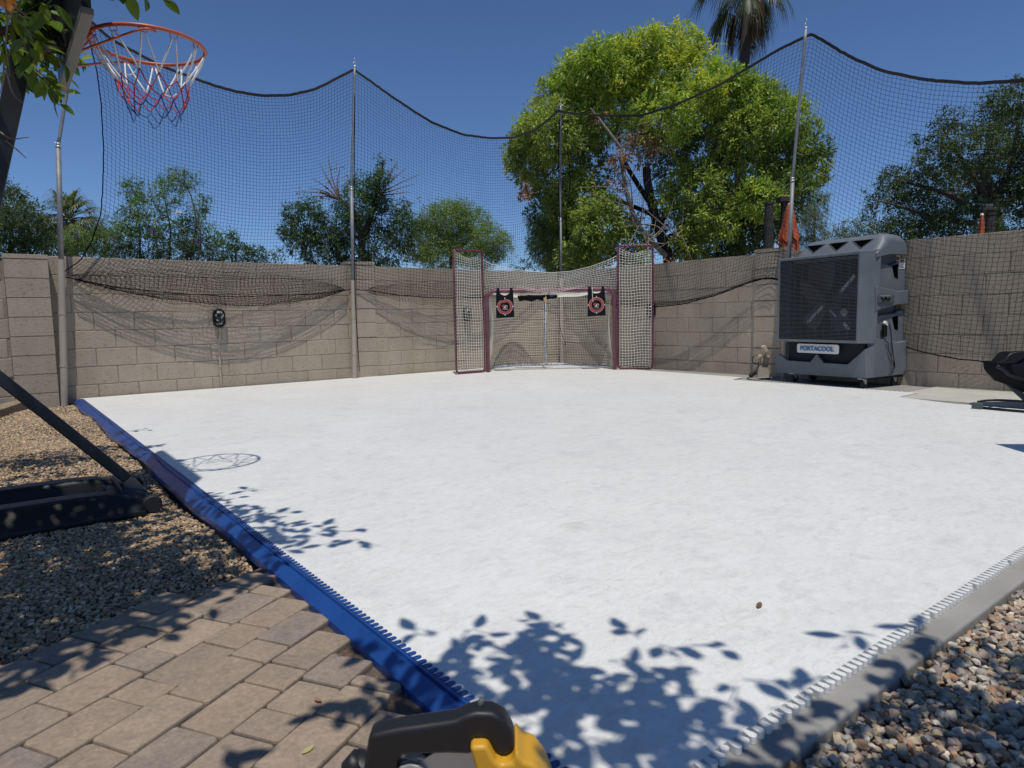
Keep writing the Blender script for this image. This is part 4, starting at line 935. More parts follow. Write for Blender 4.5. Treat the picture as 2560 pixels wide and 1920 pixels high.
# rim, braces, net hooks
a=np.linspace(0,2*np.pi,65)[:-1]; rr=.2365
m=MB(); tube(m,np.stack([HC[0]+rr*np.cos(a),HC[1]+rr*np.sin(a),HC[2]+0*a],1),.0085,12,closed=True); rim=kid(m,'rim',M_hoop,he,smooth=True)
m=MB()
V=[(XBd+.001,-5.42,2.125),(XBd+.001,-5.24,2.125),(HC[0]-rr+.005,-5.27,2.112),(HC[0]-rr+.005,-5.39,2.112)]
prism(m,[(XBd,-5.42),(XBd,-5.24),(HC[0]-rr+.012,-5.265),(HC[0]-rr+.012,-5.395)],.006,frame((0,0,2.108),(1,0,0)),d0=0)
box(m,XBd,XBd+.006,-5.43,-5.23,1.98,2.13)
for yo in(-5.38,-5.28): tube(m,[(HC[0]-rr+.02,yo,2.10),(XBd+.006,yo,2.0)],.005,6)
b_=kid(m,'rim_bracket',M_hoop,he)
m=MB()
for sg in(-1,1):
    e_=HC+np.array([rr*math.cos(R(100)),sg*rr*math.sin(R(100)),-.004]); q=e_+np.array([.045,-sg*.003,0])
    tube(m,spl([(XBd+.004,-5.33+sg*.10,1.975),(XBd+.12,-5.33+sg*.165,2.03),e_-[.02,0,.012],e_+np.array([.03,0,-.012])],14),.0052,8)
kid(m,'rim_brace',M_hoop,he,smooth=True)
m=MB(); hk=[]
for k in range(12):
    A=R(15+30*k); d=np.array([math.cos(A),math.sin(A),0]); t=np.array([-d[1],d[0],0]); c=HC+d*(rr-.004); hk.append((c,d,t))
    tube(m,[c+t*.016+[0,0,-.006],c+t*.016-d*.004+[0,0,-.022],c-t*.016-d*.004+[0,0,-.022],c-t*.016+[0,0,-.006]],.0022,6)
kid(m,'net_hook',M_hoop,he)
net=np.zeros((5,12,3)); rad=[.232,.152,.138,.120,.106]; zz=[-.024,-.160,-.212,-.262,-.305]
for l in range(5):
    for k in range(12):
        A=R(15+30*k+(15 if l%2 else 0)); rj=rad[l]*(1+.06*math.sin(k*2.3+l)); net[l,k]=HC+[rj*math.cos(A)+.015*l/4,rj*math.sin(A)-.01*l/4,zz[l]+.015*math.sin(k*1.7+l*2)]
def sagl(a,b,s=.006): return spl([a,(a+b)/2-[0,0,s],b],5)
w_,r_,b2=MB(),MB(),MB()
for k in range(12):
    c,d,t=hk[k]
    for sg,kk in((1,k),(-1,k-1)):
        tube(w_,spl([c+t*.006*sg-[0,0,.02],(c+net[1,kk%12])/2+d*.012,net[1,kk%12]],6),.0040,6)
    tube(w_,sagl(net[1,k],net[1,(k+1)%12],.022)[1:],.0026,6) if k%3==0 else None
    for kk in(k,k+1): tube(r_,sagl(net[1,k],net[2,kk%12]),.0028,6)
    for kk in(k,k-1): tube(r_,sagl(net[2,k],net[3,kk%12]),.0026,6)
    for kk in(k,k+1): tube(b2,sagl(net[3,k],net[4,kk%12]),.0028,6)
    if k%2==0: tube(b2,sagl(net[4,k],net[4,(k+1)%12],.035),.0026,6)
he2=kid(w_,'hoop_net',M_rope_w,he,smooth=True); kid(r_,'hoop_net',M_rope_r,he,smooth=True); kid(b2,'hoop_net',M_rope_b,he,smooth=True)
# ------------------------------------------------------------------ circular saw on the ground
sg0=onp(1130,1960,2,.0); 
se=empty('circular_saw',(-7.42,-8.02,-.03),'yellow and black circular saw lying on the pavers at the bottom edge of the picture','power tool')
sn=np.array([_fx,_fy,0.]); SP=np.array([-7.43,-8.05,.12])
def sp(x,y,d=0.): r=ray(x,y); return CO+r*(((SP-CO)@sn+d)/(r@sn))
def inflate(mb,outline,depth,th,rings=((1,0),(.985,.55),(.93,.85),(.80,1.0)),off=0):
    P=np.array([sp(*q,0) for q in outline]); c=P.mean(0); n=len(P); V=[]
    # inset towards the local centre line by shrinking about centroid
    for k,(s,h) in enumerate(list(rings)[::-1]): V.append(c+(P-c)*s-sn*(depth+th*h))
    for k,(s,h) in enumerate(list(rings)[1:]): V.append(c+(P-c)*s-sn*(depth-th*h))
    m_=len(V); F=[[r*n+q,r*n+(q+1)%n,(r+1)*n+(q+1)%n,(r+1)*n+q] for r in range(m_-1) for q in range(n)]
    F+= [list(range(n))[::-1],[(m_-1)*n+i for i in range(n)]]
    mb.add(np.concatenate(V),F)
SM=frame(sp(1100,1850),(_fy,-_fx,0),(0,0,1))
def flat(pts,d0,d1,name,mt,bev):
    P=[(tr(np.linalg.inv(SM),sp(*q))[0])[:2] for q in pts][::-1]; m=MB(); prism(m,P,d1,SM,d0=d0); return kid(m,name,mt,se,bevel=bev)
flat([(928,1818),(1000,1803),(1065,1794),(1138,1783),(1162,1771),(1190,1763),(1230,1764),(1262,1780),(1282,1815),(1287,1850),(1278,1868),(1252,1873),(1236,1862),(1218,1828),(1190,1826),(1186,1868),(1120,1866),(1010,1869),(998,1890),(990,1950),(985,2020),(900,2020),(912,1920)],-.020,.022,'grip',M_toolblack,.011)
m=MB(); tube(m,[sp(1200,1770),sp(1204,1745)],[.007,.0035],8); kid(m,'lock_lever',M_slat,se,smooth=True)
flat([(1176,1829),(1219,1826),(1238,1862),(1253,1874),(1281,1868),(1289,1838),(1308,1864),(1338,1874),(1366,1912),(1384,1960),(1400,2050),(1225,2050),(1196,1900)],-.045,.040,'motor_housing',M_yellow,.020)
flat([(1305,1880),(1335,1884),(1362,1930),(1380,2000),(1330,2000),(1316,1930)],.036,.052,'housing_side',M_yellow,.010)
flat([(1010,1872),(1186,1872),(1200,1900),(1230,2050),(1070,2050),(1080,1920),(1050,1898),(1012,1894)],-.04,-.01,'grip_shade_slab',M_toolblack,.006)  # black slab stands in for the inner shadow below the grip
m=MB(); P=[sp(*q,.03) for q in((880,1925),(960,1945),(1060,1960),(1180,1990))]; tube(m,spl(P,14),.034,14); tube(m,[sp(870,1925,.02),sp(900,1900,.02)],[.016,.02],12)
kid(m,'battery',M_toolblack,se,smooth=True)
flat([(978,2010),(984,1930),(1000,1903),(1028,1895),(1052,1901),(1068,1920),(1078,1960),(1082,2010)],.0,.014,'blade_guard',M_alu,.005)
m=MB(); prism(m,rrect(.30,.14,.02,3),.005,frame((SP[0]+.02,SP[1]+.02,-.024),cR,None),d0=0); kid(m,'shoe_plate',M_alu,se)
m=MB(); lathe(m,[(.001,-.002),(.082,-.002),(.082,.002),(.001,.002)],frame((SP[0],SP[1],.055),cR*1.0,(0,0,1)),40); kid(m,'saw_blade',M_steel,se)
# ------------------------------------------------------------------ black folding lounger at the right edge
fe=empty('folding_lounger',(-1.3,-7.0,0),'black folding lounger with a curved floor foot, cut off by the right edge','lounger')
cz=MB(); D0=7.05
lp=lambda x,y,d=0: at(x,y,(onp(2440,1018,2,0)-CO)@cF+d)
f0=onp(2438,1016,2,.012); 
P=[onp(2450,1019,2,.010),onp(2500,1024,2,.010),onp(2620,1034,2,.010),onp(2760,1046,2,.010)]
tube(cz,P,.011,8); 
P2=[onp(2442,1004,2,.03)+np.array([.0,0,.0]),onp(2470,1000,2,.05),onp(2520,1001,2,.07),onp(2600,1008,2,.08),onp(2760,1026,2,.07)]
zs=[.035,.052,.058,.060,.060]; P2=[onp(a,b,2,z) for (a,b),z in zip([(2443,1005),(2470,1001),(2515,1001),(2600,1007),(2760,1024)],zs)]
tube(cz,spl(P2,20),.0095,8)
kid(cz,'floor_frame',M_black,fe,smooth=True)
m=MB(); a_=onp(2438,1016,2,.0); X=(P[2]-P[0]); X/=np.linalg.norm(X)
box(m,.0,.075,-.018,.02,.0,.052,None,frame((P[0][0]-.02,P[0][1]+.05,0),X)); kid(m,'foot_cap',M_slat,fe,bevel=.006)
m=MB(); q0=lp(2520,958,.15); q1=lp(2640,1065,.15); bar(m,q0,q1,.045,.02,up=sn); kid(m,'leg_bar',M_galv,fe,bevel=.003)
m=MB()
P=[lp(2497,925,.1),lp(2520,905,.1),lp(2545,892,.1),lp(2580,880,.1),lp(2640,880,.1)]
ol=[(2484,905),(2487,903),(2505,905),(2528,880),(2555,879),(2660,874),(2760,900),(2760,1040),(2640,1010),(2540,965),(2515,957),(2496,938),(2486,925)]
A=[lp(*q,0.0) for q in ol]; n=len(A); c=sum(A)/n
V=[];
for s,h in((.86,-.16),(.97,-.13),(1,-.07),(1,.09),(.95,.15),(.8,.17)): V+= [c+(p-c)*s+sn*h for p in A]
F=[[r*n+q,r*n+(q+1)%n,(r+1)*n+(q+1)%n,(r+1)*n+q] for r in range(5) for q in range(n)]+[list(range(n))[::-1],[5*n+i for i in range(n)]]
m.add(V,F); kid(m,'folded_seat',M_fabric,fe,bevel=.02)
m=MB(); P=[lp(2492,915,-.17),lp(2512,926,-.18),lp(2530,940,-.18),lp(2600,960,-.18)]; tube(m,spl(P,12),.014,8); P=[lp(2492,908,-.15),lp(2512,902,-.18),lp(2532,884,-.18),lp(2600,880,-.18)]; tube(m,spl(P,12),.012,8); kid(m,'seat_tube',M_black,fe,smooth=True)
# what throws the dark wedge at the right edge: an unseen slab shaped from that shadow
m=MB(); q=onp(2485,1110,2,0)+np.array(SUN)*1.0/SUN.z
a_=onp(2487,1110,2,0); b_=onp(2700,1110,2,0); c_=onp(2700,1172,2,0)
S_=np.array(SUN)/SUN.z
V=[a_+S_*.95,b_+S_*1.15,c_+S_*1.15]
prism(m,[(0,0),(1,0),(1,1)],.02,np.eye(4),d0=0); m=MB(); n_=np.cross(V[1]-V[0],V[2]-V[0]); n_/=np.linalg.norm(n_)
m.add(np.array(V+[v+n_*.02 for v in V]),[[0,1,2],[5,4,3],[0,3,4,1],[1,4,5,2],[2,5,3,0]]); kid(m,'wedge_shadow_slab',M_fabric,fe)  # unseen triangular slab, its corners raised sunward from the shadow it throws
# ------------------------------------------------------------------ garden bits at the left
m=MB(); a_,b_=onp(-60,1052,2,-.02),onp(68,1008,2,-.02)
bar(m,a_,b_,.16,.11); o=m.build('landscape_timber',M_wood,bevel=.008); tag(o,'short weathered timber lying on the pebbles by the left wall','timber')
m=MB(); a_,b_=onp(-60,1010,2,.05),onp(58,984,2,.05); bar(m,a_,b_,.05,.02); o=m.build('wood_strip',M_lwood,bevel=.003); tag(o,'pale new wood strip lying behind the weathered timber','wood strip')
m=MB(); a_,b_=onp(-80,1003,2,.05),onp(50,975,2,.05); a_[1]+=.15;b_[1]+=.15; bar(m,a_,b_,.04,.12); o=m.build('garden_edging',M_darkwood,bevel=.003); tag(o,'dark weathered edging board against the foot of the left pillar','edging board')
# dry leaves on the ground
def dleaf(x,y,z,s,col,lab,cat='leaf',grp=None):
    p=onp(x,y,2,z); m=MB(); a=rng.uniform(0,6.28); V=[];k=7
    for i,t in enumerate(np.linspace(-1,1,k)):
        w=.38*(1-t*t)**.7+.02
        for sg in(-1,0,1): V.append([t*s,sg*w*s,.05*s*(abs(sg))+.06*s*t*t+.003])
    V=np.array(V); c,s2=math.cos(a),math.sin(a); V=np.c_[V[:,0]*c-V[:,1]*s2,V[:,0]*s2+V[:,1]*c,V[:,2]]+p
    F=[[i*3+j,i*3+j+1,i*3+j+4,i*3+j+3] for i in range(k-1) for j in(0,1)]
    m.add(V,F,col); o=m.build('dry_leaf',M_dry,col=True,smooth=True); tag(o,lab,cat,grp)
dleaf(1898,1515,.002,.019,(.20,.12,.07),'single brown dry leaf on the white floor near the concrete curb')
dleaf(868,1640,-.025,.014,(.42,.20,.10),'orange dry leaf on the pavers touching the blue edging')
dleaf(795,1753,-.025,.012,(.40,.18,.09),'small orange dry leaf alone in the middle of a paver')
dleaf(770,1878,-.025,.016,(.50,.45,.20),'long yellow leaf in a paver joint at the bottom edge')
# ------------------------------------------------------------------ vegetation
def leaves(mb,C,D,L,Wd,cols,droop=0,fold=False):
    """C centres, D directions (n,3); a diamond-like leaf each"""
    n=len(C); D=D/np.maximum(np.linalg.norm(D,axis=1,keepdims=True),1e-9); D[:,2]-=droop; D/=np.linalg.norm(D,axis=1,keepdims=True)
    U=rng.normal(0,1,(n,3))*.55+np.array([0,0,1]); S=np.cross(D,U); S/=np.maximum(np.linalg.norm(S,axis=1,keepdims=True),1e-9)
    L=L*rng.uniform(.65,1.25,(n,1)); w=Wd*rng.uniform(.7,1.2,(n,1)); Nn=np.cross(S,D)
    V=np.stack([C,C+D*L*.45+S*w*.5-Nn*w*.0,C+D*L-Nn*L*.10,C+D*L*.45-S*w*.5],1).reshape(-1,3)
    F=np.arange(n*4).reshape(n,4); mb.add(V,F,np.repeat(cols,4,0))
def rdir(n): v=rng.normal(0,1,(n,3)); return v/np.linalg.norm(v,axis=1,keepdims=True)
def crown(mb,lobes,depth,per,L,Wd,pal,cl=14,clr=.16,zs=.9,droop=.1,dj=1.2,shell=.35,thin=0):
    """lobes: (px,py,rpx,colour key[,depth offset[,density]])"""
    for lb in lobes:
        px,py,rp,ck=lb[:4]; dd=lb[4] if len(lb)>4 else random.uniform(-dj,dj); den=lb[5] if len(lb)>5 else 1
        d=depth+dd; c=at(px,py,d); r=rp*depth/FPX*(d/depth)
        ncl=max(3,int(per*den*(rp/100)**2)); o=rdir(ncl); rad=r*(rng.uniform(shell,1.0,(ncl,1))**.5); Q=c+o*rad*np.array([1,1,zs])
        Q+=rng.normal(0,r*.07,Q.shape)
        cc=np.repeat(Q,cl,0); oo=np.repeat(o,cl,0); dirs=rdir(len(cc))*1.0+oo*.9
        cc=cc+rdir(len(cc))*rng.uniform(0,clr,(len(cc),1))
        base=np.array(pal[ck]); 
        cb=base[rng.integers(0,len(base),ncl)]*rng.uniform(.75,1.2,(ncl,1)); cb=np.repeat(cb,cl,0)*rng.uniform(.8,1.25,(len(cc),1))
        cb=cb*.86+.14*cb.mean(1,keepdims=True)*1.08
        leaves(mb,cc,dirs,L,Wd,cb,droop)
def branch(mb,pts,r0,r1,c=(.10,.085,.07),n=14,seg=7):
    P=spl(pts,n); tube(mb,P,np.linspace(r0,r1,n),seg,c=c)
def plant(name,label,cat,base,group=None): return empty(name,tuple(base),label,cat,group)
def _br(P,k): return {a:[tuple(x*k.get(a,1) for x in c) for c in v] for a,v in P.items()}
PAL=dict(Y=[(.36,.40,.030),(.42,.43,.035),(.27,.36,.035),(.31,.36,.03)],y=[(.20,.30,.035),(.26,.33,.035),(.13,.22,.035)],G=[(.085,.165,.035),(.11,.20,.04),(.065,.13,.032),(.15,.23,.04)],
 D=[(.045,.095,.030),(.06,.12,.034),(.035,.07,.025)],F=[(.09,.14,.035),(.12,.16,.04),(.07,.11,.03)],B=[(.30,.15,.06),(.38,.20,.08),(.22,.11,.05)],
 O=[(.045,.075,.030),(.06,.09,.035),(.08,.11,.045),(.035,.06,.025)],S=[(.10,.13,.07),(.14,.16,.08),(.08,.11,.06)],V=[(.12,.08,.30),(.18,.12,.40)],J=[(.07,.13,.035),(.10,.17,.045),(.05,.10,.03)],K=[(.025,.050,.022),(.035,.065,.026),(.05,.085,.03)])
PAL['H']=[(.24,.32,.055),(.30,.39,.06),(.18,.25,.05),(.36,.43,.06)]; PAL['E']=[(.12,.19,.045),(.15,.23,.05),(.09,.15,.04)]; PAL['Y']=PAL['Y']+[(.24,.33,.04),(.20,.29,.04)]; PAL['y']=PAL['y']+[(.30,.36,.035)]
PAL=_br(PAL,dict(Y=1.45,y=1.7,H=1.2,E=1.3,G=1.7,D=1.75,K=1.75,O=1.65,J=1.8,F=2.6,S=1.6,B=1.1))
# 1. the big yellow-green tree behind the corner
D1=16.0; tb=at(1672,700,D1); tb[2]=-.14
t1=plant('shade_tree','large bright yellow-green leafy tree behind the wall corner, with dead pale branches in its middle','tree',tb)
mb=MB()
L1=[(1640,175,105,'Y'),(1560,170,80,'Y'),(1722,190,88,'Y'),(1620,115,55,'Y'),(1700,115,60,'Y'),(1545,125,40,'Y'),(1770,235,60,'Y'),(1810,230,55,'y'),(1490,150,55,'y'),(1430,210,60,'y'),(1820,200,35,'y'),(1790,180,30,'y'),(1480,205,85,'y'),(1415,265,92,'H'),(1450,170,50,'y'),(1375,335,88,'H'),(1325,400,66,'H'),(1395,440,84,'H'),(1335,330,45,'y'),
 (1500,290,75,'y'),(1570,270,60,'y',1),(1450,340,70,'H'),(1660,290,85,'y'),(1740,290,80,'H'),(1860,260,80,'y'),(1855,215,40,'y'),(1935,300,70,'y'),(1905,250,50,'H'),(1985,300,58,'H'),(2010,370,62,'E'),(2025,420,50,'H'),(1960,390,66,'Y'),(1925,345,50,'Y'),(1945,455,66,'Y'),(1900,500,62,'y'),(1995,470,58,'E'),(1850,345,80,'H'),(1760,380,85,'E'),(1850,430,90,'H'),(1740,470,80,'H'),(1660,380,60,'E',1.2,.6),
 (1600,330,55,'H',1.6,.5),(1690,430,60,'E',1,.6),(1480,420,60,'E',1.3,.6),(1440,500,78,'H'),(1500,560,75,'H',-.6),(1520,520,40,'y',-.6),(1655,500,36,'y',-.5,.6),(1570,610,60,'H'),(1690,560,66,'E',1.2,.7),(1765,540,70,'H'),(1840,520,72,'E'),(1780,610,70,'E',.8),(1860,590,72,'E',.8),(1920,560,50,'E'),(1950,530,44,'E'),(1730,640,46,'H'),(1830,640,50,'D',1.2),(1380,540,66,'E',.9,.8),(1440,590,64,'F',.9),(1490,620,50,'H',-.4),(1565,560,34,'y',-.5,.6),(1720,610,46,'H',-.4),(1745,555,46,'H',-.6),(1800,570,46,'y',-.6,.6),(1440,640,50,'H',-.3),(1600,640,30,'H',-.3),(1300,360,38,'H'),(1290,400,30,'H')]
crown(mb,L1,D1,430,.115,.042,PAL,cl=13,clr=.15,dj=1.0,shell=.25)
kid(mb,'crown',M_leaf,t1,col=True)
mb=MB(); A=lambda x,y,d=0: at(x,y,D1+d)
dk=(.035,.030,.028); pl_=(.30,.265,.225)
branch(mb,[tb,A(1672,660),A(1655,600,-.2),A(1632,520,-.4),A(1618,450,-.6),A(1616,420,-.6)],.135,.085,dk); branch(mb,[A(1680,650),A(1715,590,-.5),A(1733,515,-.6)],.075,.04,(.09,.085,.08))
branch(mb,[A(1665,640,-.2),A(1600,570,-.6),A(1572,500,-.9),A(1556,420,-1),A(1552,370,-1)],.065,.038,pl_)
branch(mb,[A(1552,370,-1),A(1530,340,-1.1),A(1500,300,-1.1),A(1476,270,-1.2)],.045,.015,pl_)
branch(mb,[A(1650,560),A(1700,470,.3),A(1780,400,.6),A(1850,330,.8)],.07,.03,dk); branch(mb,[A(1632,520),A(1560,400,.6),A(1540,300,.8)],.07,.03,dk); branch(mb,[A(1660,600),A(1780,540,.8),A(1880,480,.8)],.07,.03,dk); branch(mb,[A(1640,540),A(1500,480,.7),A(1400,430,.8)],.06,.02,dk)
kid(mb,'trunk',M_bark,t1,col=True)
mb=MB(); rnd=random.Random(5)
for k in range(60):
    s=rnd.choice([(1556,430),(1565,480),(1600,560),(1540,350),(1620,600),(1690,590),(1580,520),(1600,400)]); a=rnd.uniform(0,6.28) if rnd.random()<.5 else rnd.uniform(-2.6,-.6); l=rnd.uniform(35,130)
    q0=A(s[0],s[1],-1); q2=A(s[0]+l*math.cos(a),s[1]+l*math.sin(a),-1.2+rnd.uniform(-.3,.5)); q1=(q0+q2)/2+np.array([rnd.gauss(0,.08),rnd.gauss(0,.08),rnd.gauss(.02,.12)])
    branch(mb,[q0,q1,q2],rnd.uniform(.010,.019),.004,(.30,.255,.21),7,4)
kid(mb,'dead_branches',M_bark,t1,col=True)
mb=MB()
crown(mb,[(1600,340,38,'B',-1,.7),(1555,400,34,'B',-1.1,.7),(1640,335,28,'B',-1,.7),(1660,370,24,'B',-.8,.6),(1545,455,22,'B',-1,.5),(1500,300,26,'B',-1,.3),(1305,470,16,'B',-1,1.6),(1312,490,13,'B',-1,1.6),(1620,390,30,'B',-1,.5),(1680,650,18,'B',-1,.5)],D1,330,.10,.04,PAL,cl=9,clr=.12,droop=.7,shell=.1)
kid(mb,'dead_leaves',M_dry,t1,col=True)
# 2. tall fan palm
DP=30.; pc_=at(1868,-62,DP); pb=at(1855,400,DP); pb=np.array([pb[0],pb[1],-.14])
p_=plant('fan_palm','tall dark fan palm with hanging dead fronds rising behind the big tree','palm tree',pb)
mb=MB(); branch(mb,[pb,at(1852,300,DP),at(1857,190,DP),at(1865,90,DP),pc_+[0,0,.3]],.26,.20,(.055,.045,.038),14,12); kid(mb,'trunk',M_bark,p_,col=True)
def fan(mb,c,dr,pet,bl,nb,spread,cols,droop=.35,wb=.05):
    dr=np.array(dr,float);dr/=np.linalg.norm(dr); side=np.cross(dr,[0,0,1]); side=side/max(np.linalg.norm(side),.1); 
    tip=c+dr*pet+np.array([0,0,-.10*pet*abs(dr[0]+dr[1])])
    tube(mb,[c,(c+tip)/2+[0,0,.04*pet],tip],[.028*bl,.02*bl,.014*bl],4,c=cols[0])
    for k in range(nb):
        a=(k/(nb-1)-.5)*spread; d=dr*math.cos(a)+side*math.sin(a); l=bl*(1-.25*abs(a)/(spread/2))*random.uniform(.85,1.1); u=np.cross(d,side if abs(math.cos(a))>.3 else dr); u/=max(np.linalg.norm(u),.1)
        w=wb*bl*.9; s=np.cross(d,[0,0,1]); s=s/max(np.linalg.norm(s),.2)
        p1=tip+d*l*.5+[0,0,-droop*.12*l]; p2=tip+d*l*.85+[0,0,-droop*.5*l]; p3=tip+d*l*1.02+[0,0,-droop*.95*l]; col=np.array(cols[random.randrange(len(cols))])*random.uniform(.7,1.2)
        V=[tip,p1-s*w*.5,p1+s*w*.5,p2-s*w*.3,p2+s*w*.3,p3]; mb.add(V,[[0,1,2],[1,3,4,2],[3,5,4]],col)
mb=MB(); cg=[(.05,.075,.02),(.07,.095,.025),(.04,.06,.02)]; cdd=[(.075,.058,.038),(.11,.085,.055),(.05,.04,.03),(.05,.055,.025)]
for k in range(40):
    az=random.uniform(0,2*math.pi); el=random.uniform(-74,-12) if k<24 else random.uniform(-10,70); e=R(el)
    d=[math.cos(az)*math.cos(e),math.sin(az)*math.cos(e),math.sin(e)]
    fan(mb,pc_+np.array([0,0,random.uniform(-.5,.3)]),d,random.uniform(1.1,1.7) if el>-40 else random.uniform(.9,1.5),random.uniform(1.0,1.35),22,R(140) if el>-20 else R(95),cdd if el<-45 else cg,1.2,.045)
kid(mb,'crown',M_leaf,p_,col=True)
# 3. small fan palm at the left
DQ=20.; qc=at(172,548,DQ); qb=np.array([qc[0],qc[1],-.14]); p_=plant('fan_palm','short bushy fan palm with pale green fronds above the left pillar','palm tree',qb)
mb=MB(); branch(mb,[qb,(qb+qc)/2,qc-[0,0,.1]],.22,.18,(.12,.09,.06),8,10); kid(mb,'trunk',M_bark,p_,col=True)
mb=MB(); cq=[(.16,.19,.06),(.22,.24,.08),(.12,.15,.05)]
for k in range(44):
    az=random.uniform(0,2*math.pi); el=random.uniform(-50,80); e=R(el); fan(mb,qc,[math.cos(az)*math.cos(e),math.sin(az)*math.cos(e),math.sin(e)],random.uniform(.35,.6),random.uniform(.55,.80),20,R(150),cq,.6,.06)
kid(mb,'crown',M_leaf,p_,col=True)
# 4. further trees: one generic builder
def tree(name,label,base_px,depth,lobes,per,L,Wd,stems,cl=13,clr=.14,droop=.1,m=None,dj=.8,shell=.2,cat='tree',bc=(.09,.075,.06),zs=.9,group=None):
    b=at(*base_px,depth); b[2]=-.14; e=plant(name,label,cat,b,group)
    mb=MB(); crown(mb,lobes,depth,per,L,Wd,PAL,cl,clr,zs,droop,dj,shell); kid(mb,'crown',M_leaf,e,col=True)
    mb=MB()
    for s in stems:
        pts=[at(x,y,depth+dz) if y<900 else np.array([*at(x,y,depth)[:2],-.14]) for x,y,dz in [(q+(0,))[:3] if len(q)<3 else q for q in s[0]]]
        branch(mb,pts,s[1],s[2],s[3] if len(s)>3 else bc,10,6)
    kid(mb,'trunk',M_bark,e,col=True); return e
tree('oak_tree','dark dense tree filling the right edge behind the netting','' or (2500,640),17.,[(2540,330,75,'O'),(2480,300,50,'O'),(2535,250,50,'O'),(2560,200,30,'O',0,.5),(2500,260,40,'O',0,.6),(2470,235,18,'O',0,.5),(2440,380,80,'O'),(2380,340,42,'O'),(2395,295,30,'O',0,.5),(2340,300,16,'O',0,.6),(2370,275,14,'O',0,.6),(2345,330,30,'O',0,.5),(2520,430,90,'O'),(2420,460,90,'O'),(2340,400,42,'O'),(2310,365,20,'O'),(2290,350,14,'O'),(2300,390,22,'O',0,.6),(2350,500,85,'O'),(2280,460,50,'O'),(2235,445,36,'O'),(2205,455,22,'O',0,.6),(2230,490,40,'O'),(2190,500,26,'O',0,.6),(2165,485,10,'O',0,.6),(2175,525,22,'O',0,.6),(2280,540,70,'K'),(2250,580,50,'K'),(2420,560,80,'K'),(2530,540,85,'K'),(2340,590,60,'K'),(2210,560,26,'O',0,.5),(2580,480,80,'K'),(2640,400,120,'O')],
 640,.066,.034,[([(2500,950),(2490,600),(2480,500),(2460,420)],.22,.10),([(2480,560),(2400,500),(2320,470),(2240,450)],.09,.02),([(2470,500),(2420,420),(2380,360),(2350,310)],.08,.015),([(2480,520),(2530,400),(2550,280)],.09,.03),([(2440,560),(2330,540),(2230,510),(2180,500)],.07,.01)],cl=13,clr=.13,dj=1.3)
tree('mesquite_tree','dark bushy tree with bare reddish twigs on top behind the mid net pole','' or (900,700),19.,[(760,560,52,'K'),(735,530,30,'D'),(780,520,34,'D'),(745,600,45,'K'),(820,600,60,'D'),(860,560,60,'K'),(900,520,62,'D'),(905,470,40,'D'),(940,450,28,'D'),(945,490,34,'K'),(955,440,20,'D'),(960,550,60,'K'),(1000,590,50,'K'),(880,620,60,'K'),(960,630,60,'K'),(1020,560,34,'D'),(810,640,60,'K'),(945,400,16,'D',0,.6),(720,575,22,'D'),(1005,520,26,'D',0,.7)],
 560,.10,.030,[([(900,950),(905,620),(890,540),(850,500),(800,480)],.12,.03),([(905,600),(935,520),(950,440),(960,400)],.09,.02,(.08,.05,.04))]+[([(850,500),(835+dx*.4,470+dy*.4),(830+dx,450+dy)],.028,.006,(.22,.15,.12)) for dx,dy in((-60,20),(-30,-40),(-75,50),(-10,-60),(-50,-5),(20,-30),(-90,30))]+[([(940,490),(960+dx*.4,470+dy*.5),(975+dx,450+dy)],.025,.005,(.22,.15,.12)) for dx,dy in((60,10),(40,-30),(-10,-60),(20,-50),(75,-15),(50,30))],droop=.5)
# its dry reddish twigs carry sparse brown leaves
mt=[o for o in bpy.data.objects if o.name.startswith('mesquite_tree')][0]
mb=MB(); crown(mb,[(770,500,34,'B',0,.35),(800,470,40,'B',0,.35),(840,440,42,'B',0,.3),(885,450,30,'B',0,.3),(1000,455,42,'B',0,.3),(1030,480,30,'B',0,.35),(985,420,30,'B',0,.25)],19,150,.09,.035,PAL,cl=5,clr=.10,droop=.5,shell=.1); kid(mb,'dry_leaves',M_dry,mt,col=True)
tree('palo_verde_tree','soft olive green feathery tree behind the left side of the goal',(1130,700),22.,[(1120,560,62,'F'),(1090,545,40,'F'),(1150,530,36,'F'),(1130,520,22,'F'),(1180,560,50,'F'),(1080,600,60,'F'),(1160,610,62,'F'),(1220,600,46,'F'),(1250,620,36,'F'),(1265,600,18,'F',0,.6),(1060,570,24,'F',0,.7),(1040,620,40,'F'),(1100,640,60,'F'),(1200,640,50,'F')],
 1100,.095,.020,[([(1130,950),(1130,620),(1110,580)],.14,.04),([(1130,640),(1180,590),(1215,570)],.06,.02)],cl=15,clr=.18,droop=.25)
tree('willow_tree','feathery weeping green tree between the goal and the big tree',(1410,700),18.,[(1400,500,44,'F'),(1385,560,52,'F'),(1350,560,34,'F',0,.7),(1420,600,56,'F'),(1370,620,46,'F'),(1345,600,30,'F',0,.7),(1460,640,50,'F'),(1480,600,44,'D'),(1405,650,50,'F')],
 1050,.11,.019,[([(1430,950),(1425,640),(1410,560)],.10,.03)],cl=15,clr=.18,droop=.8)
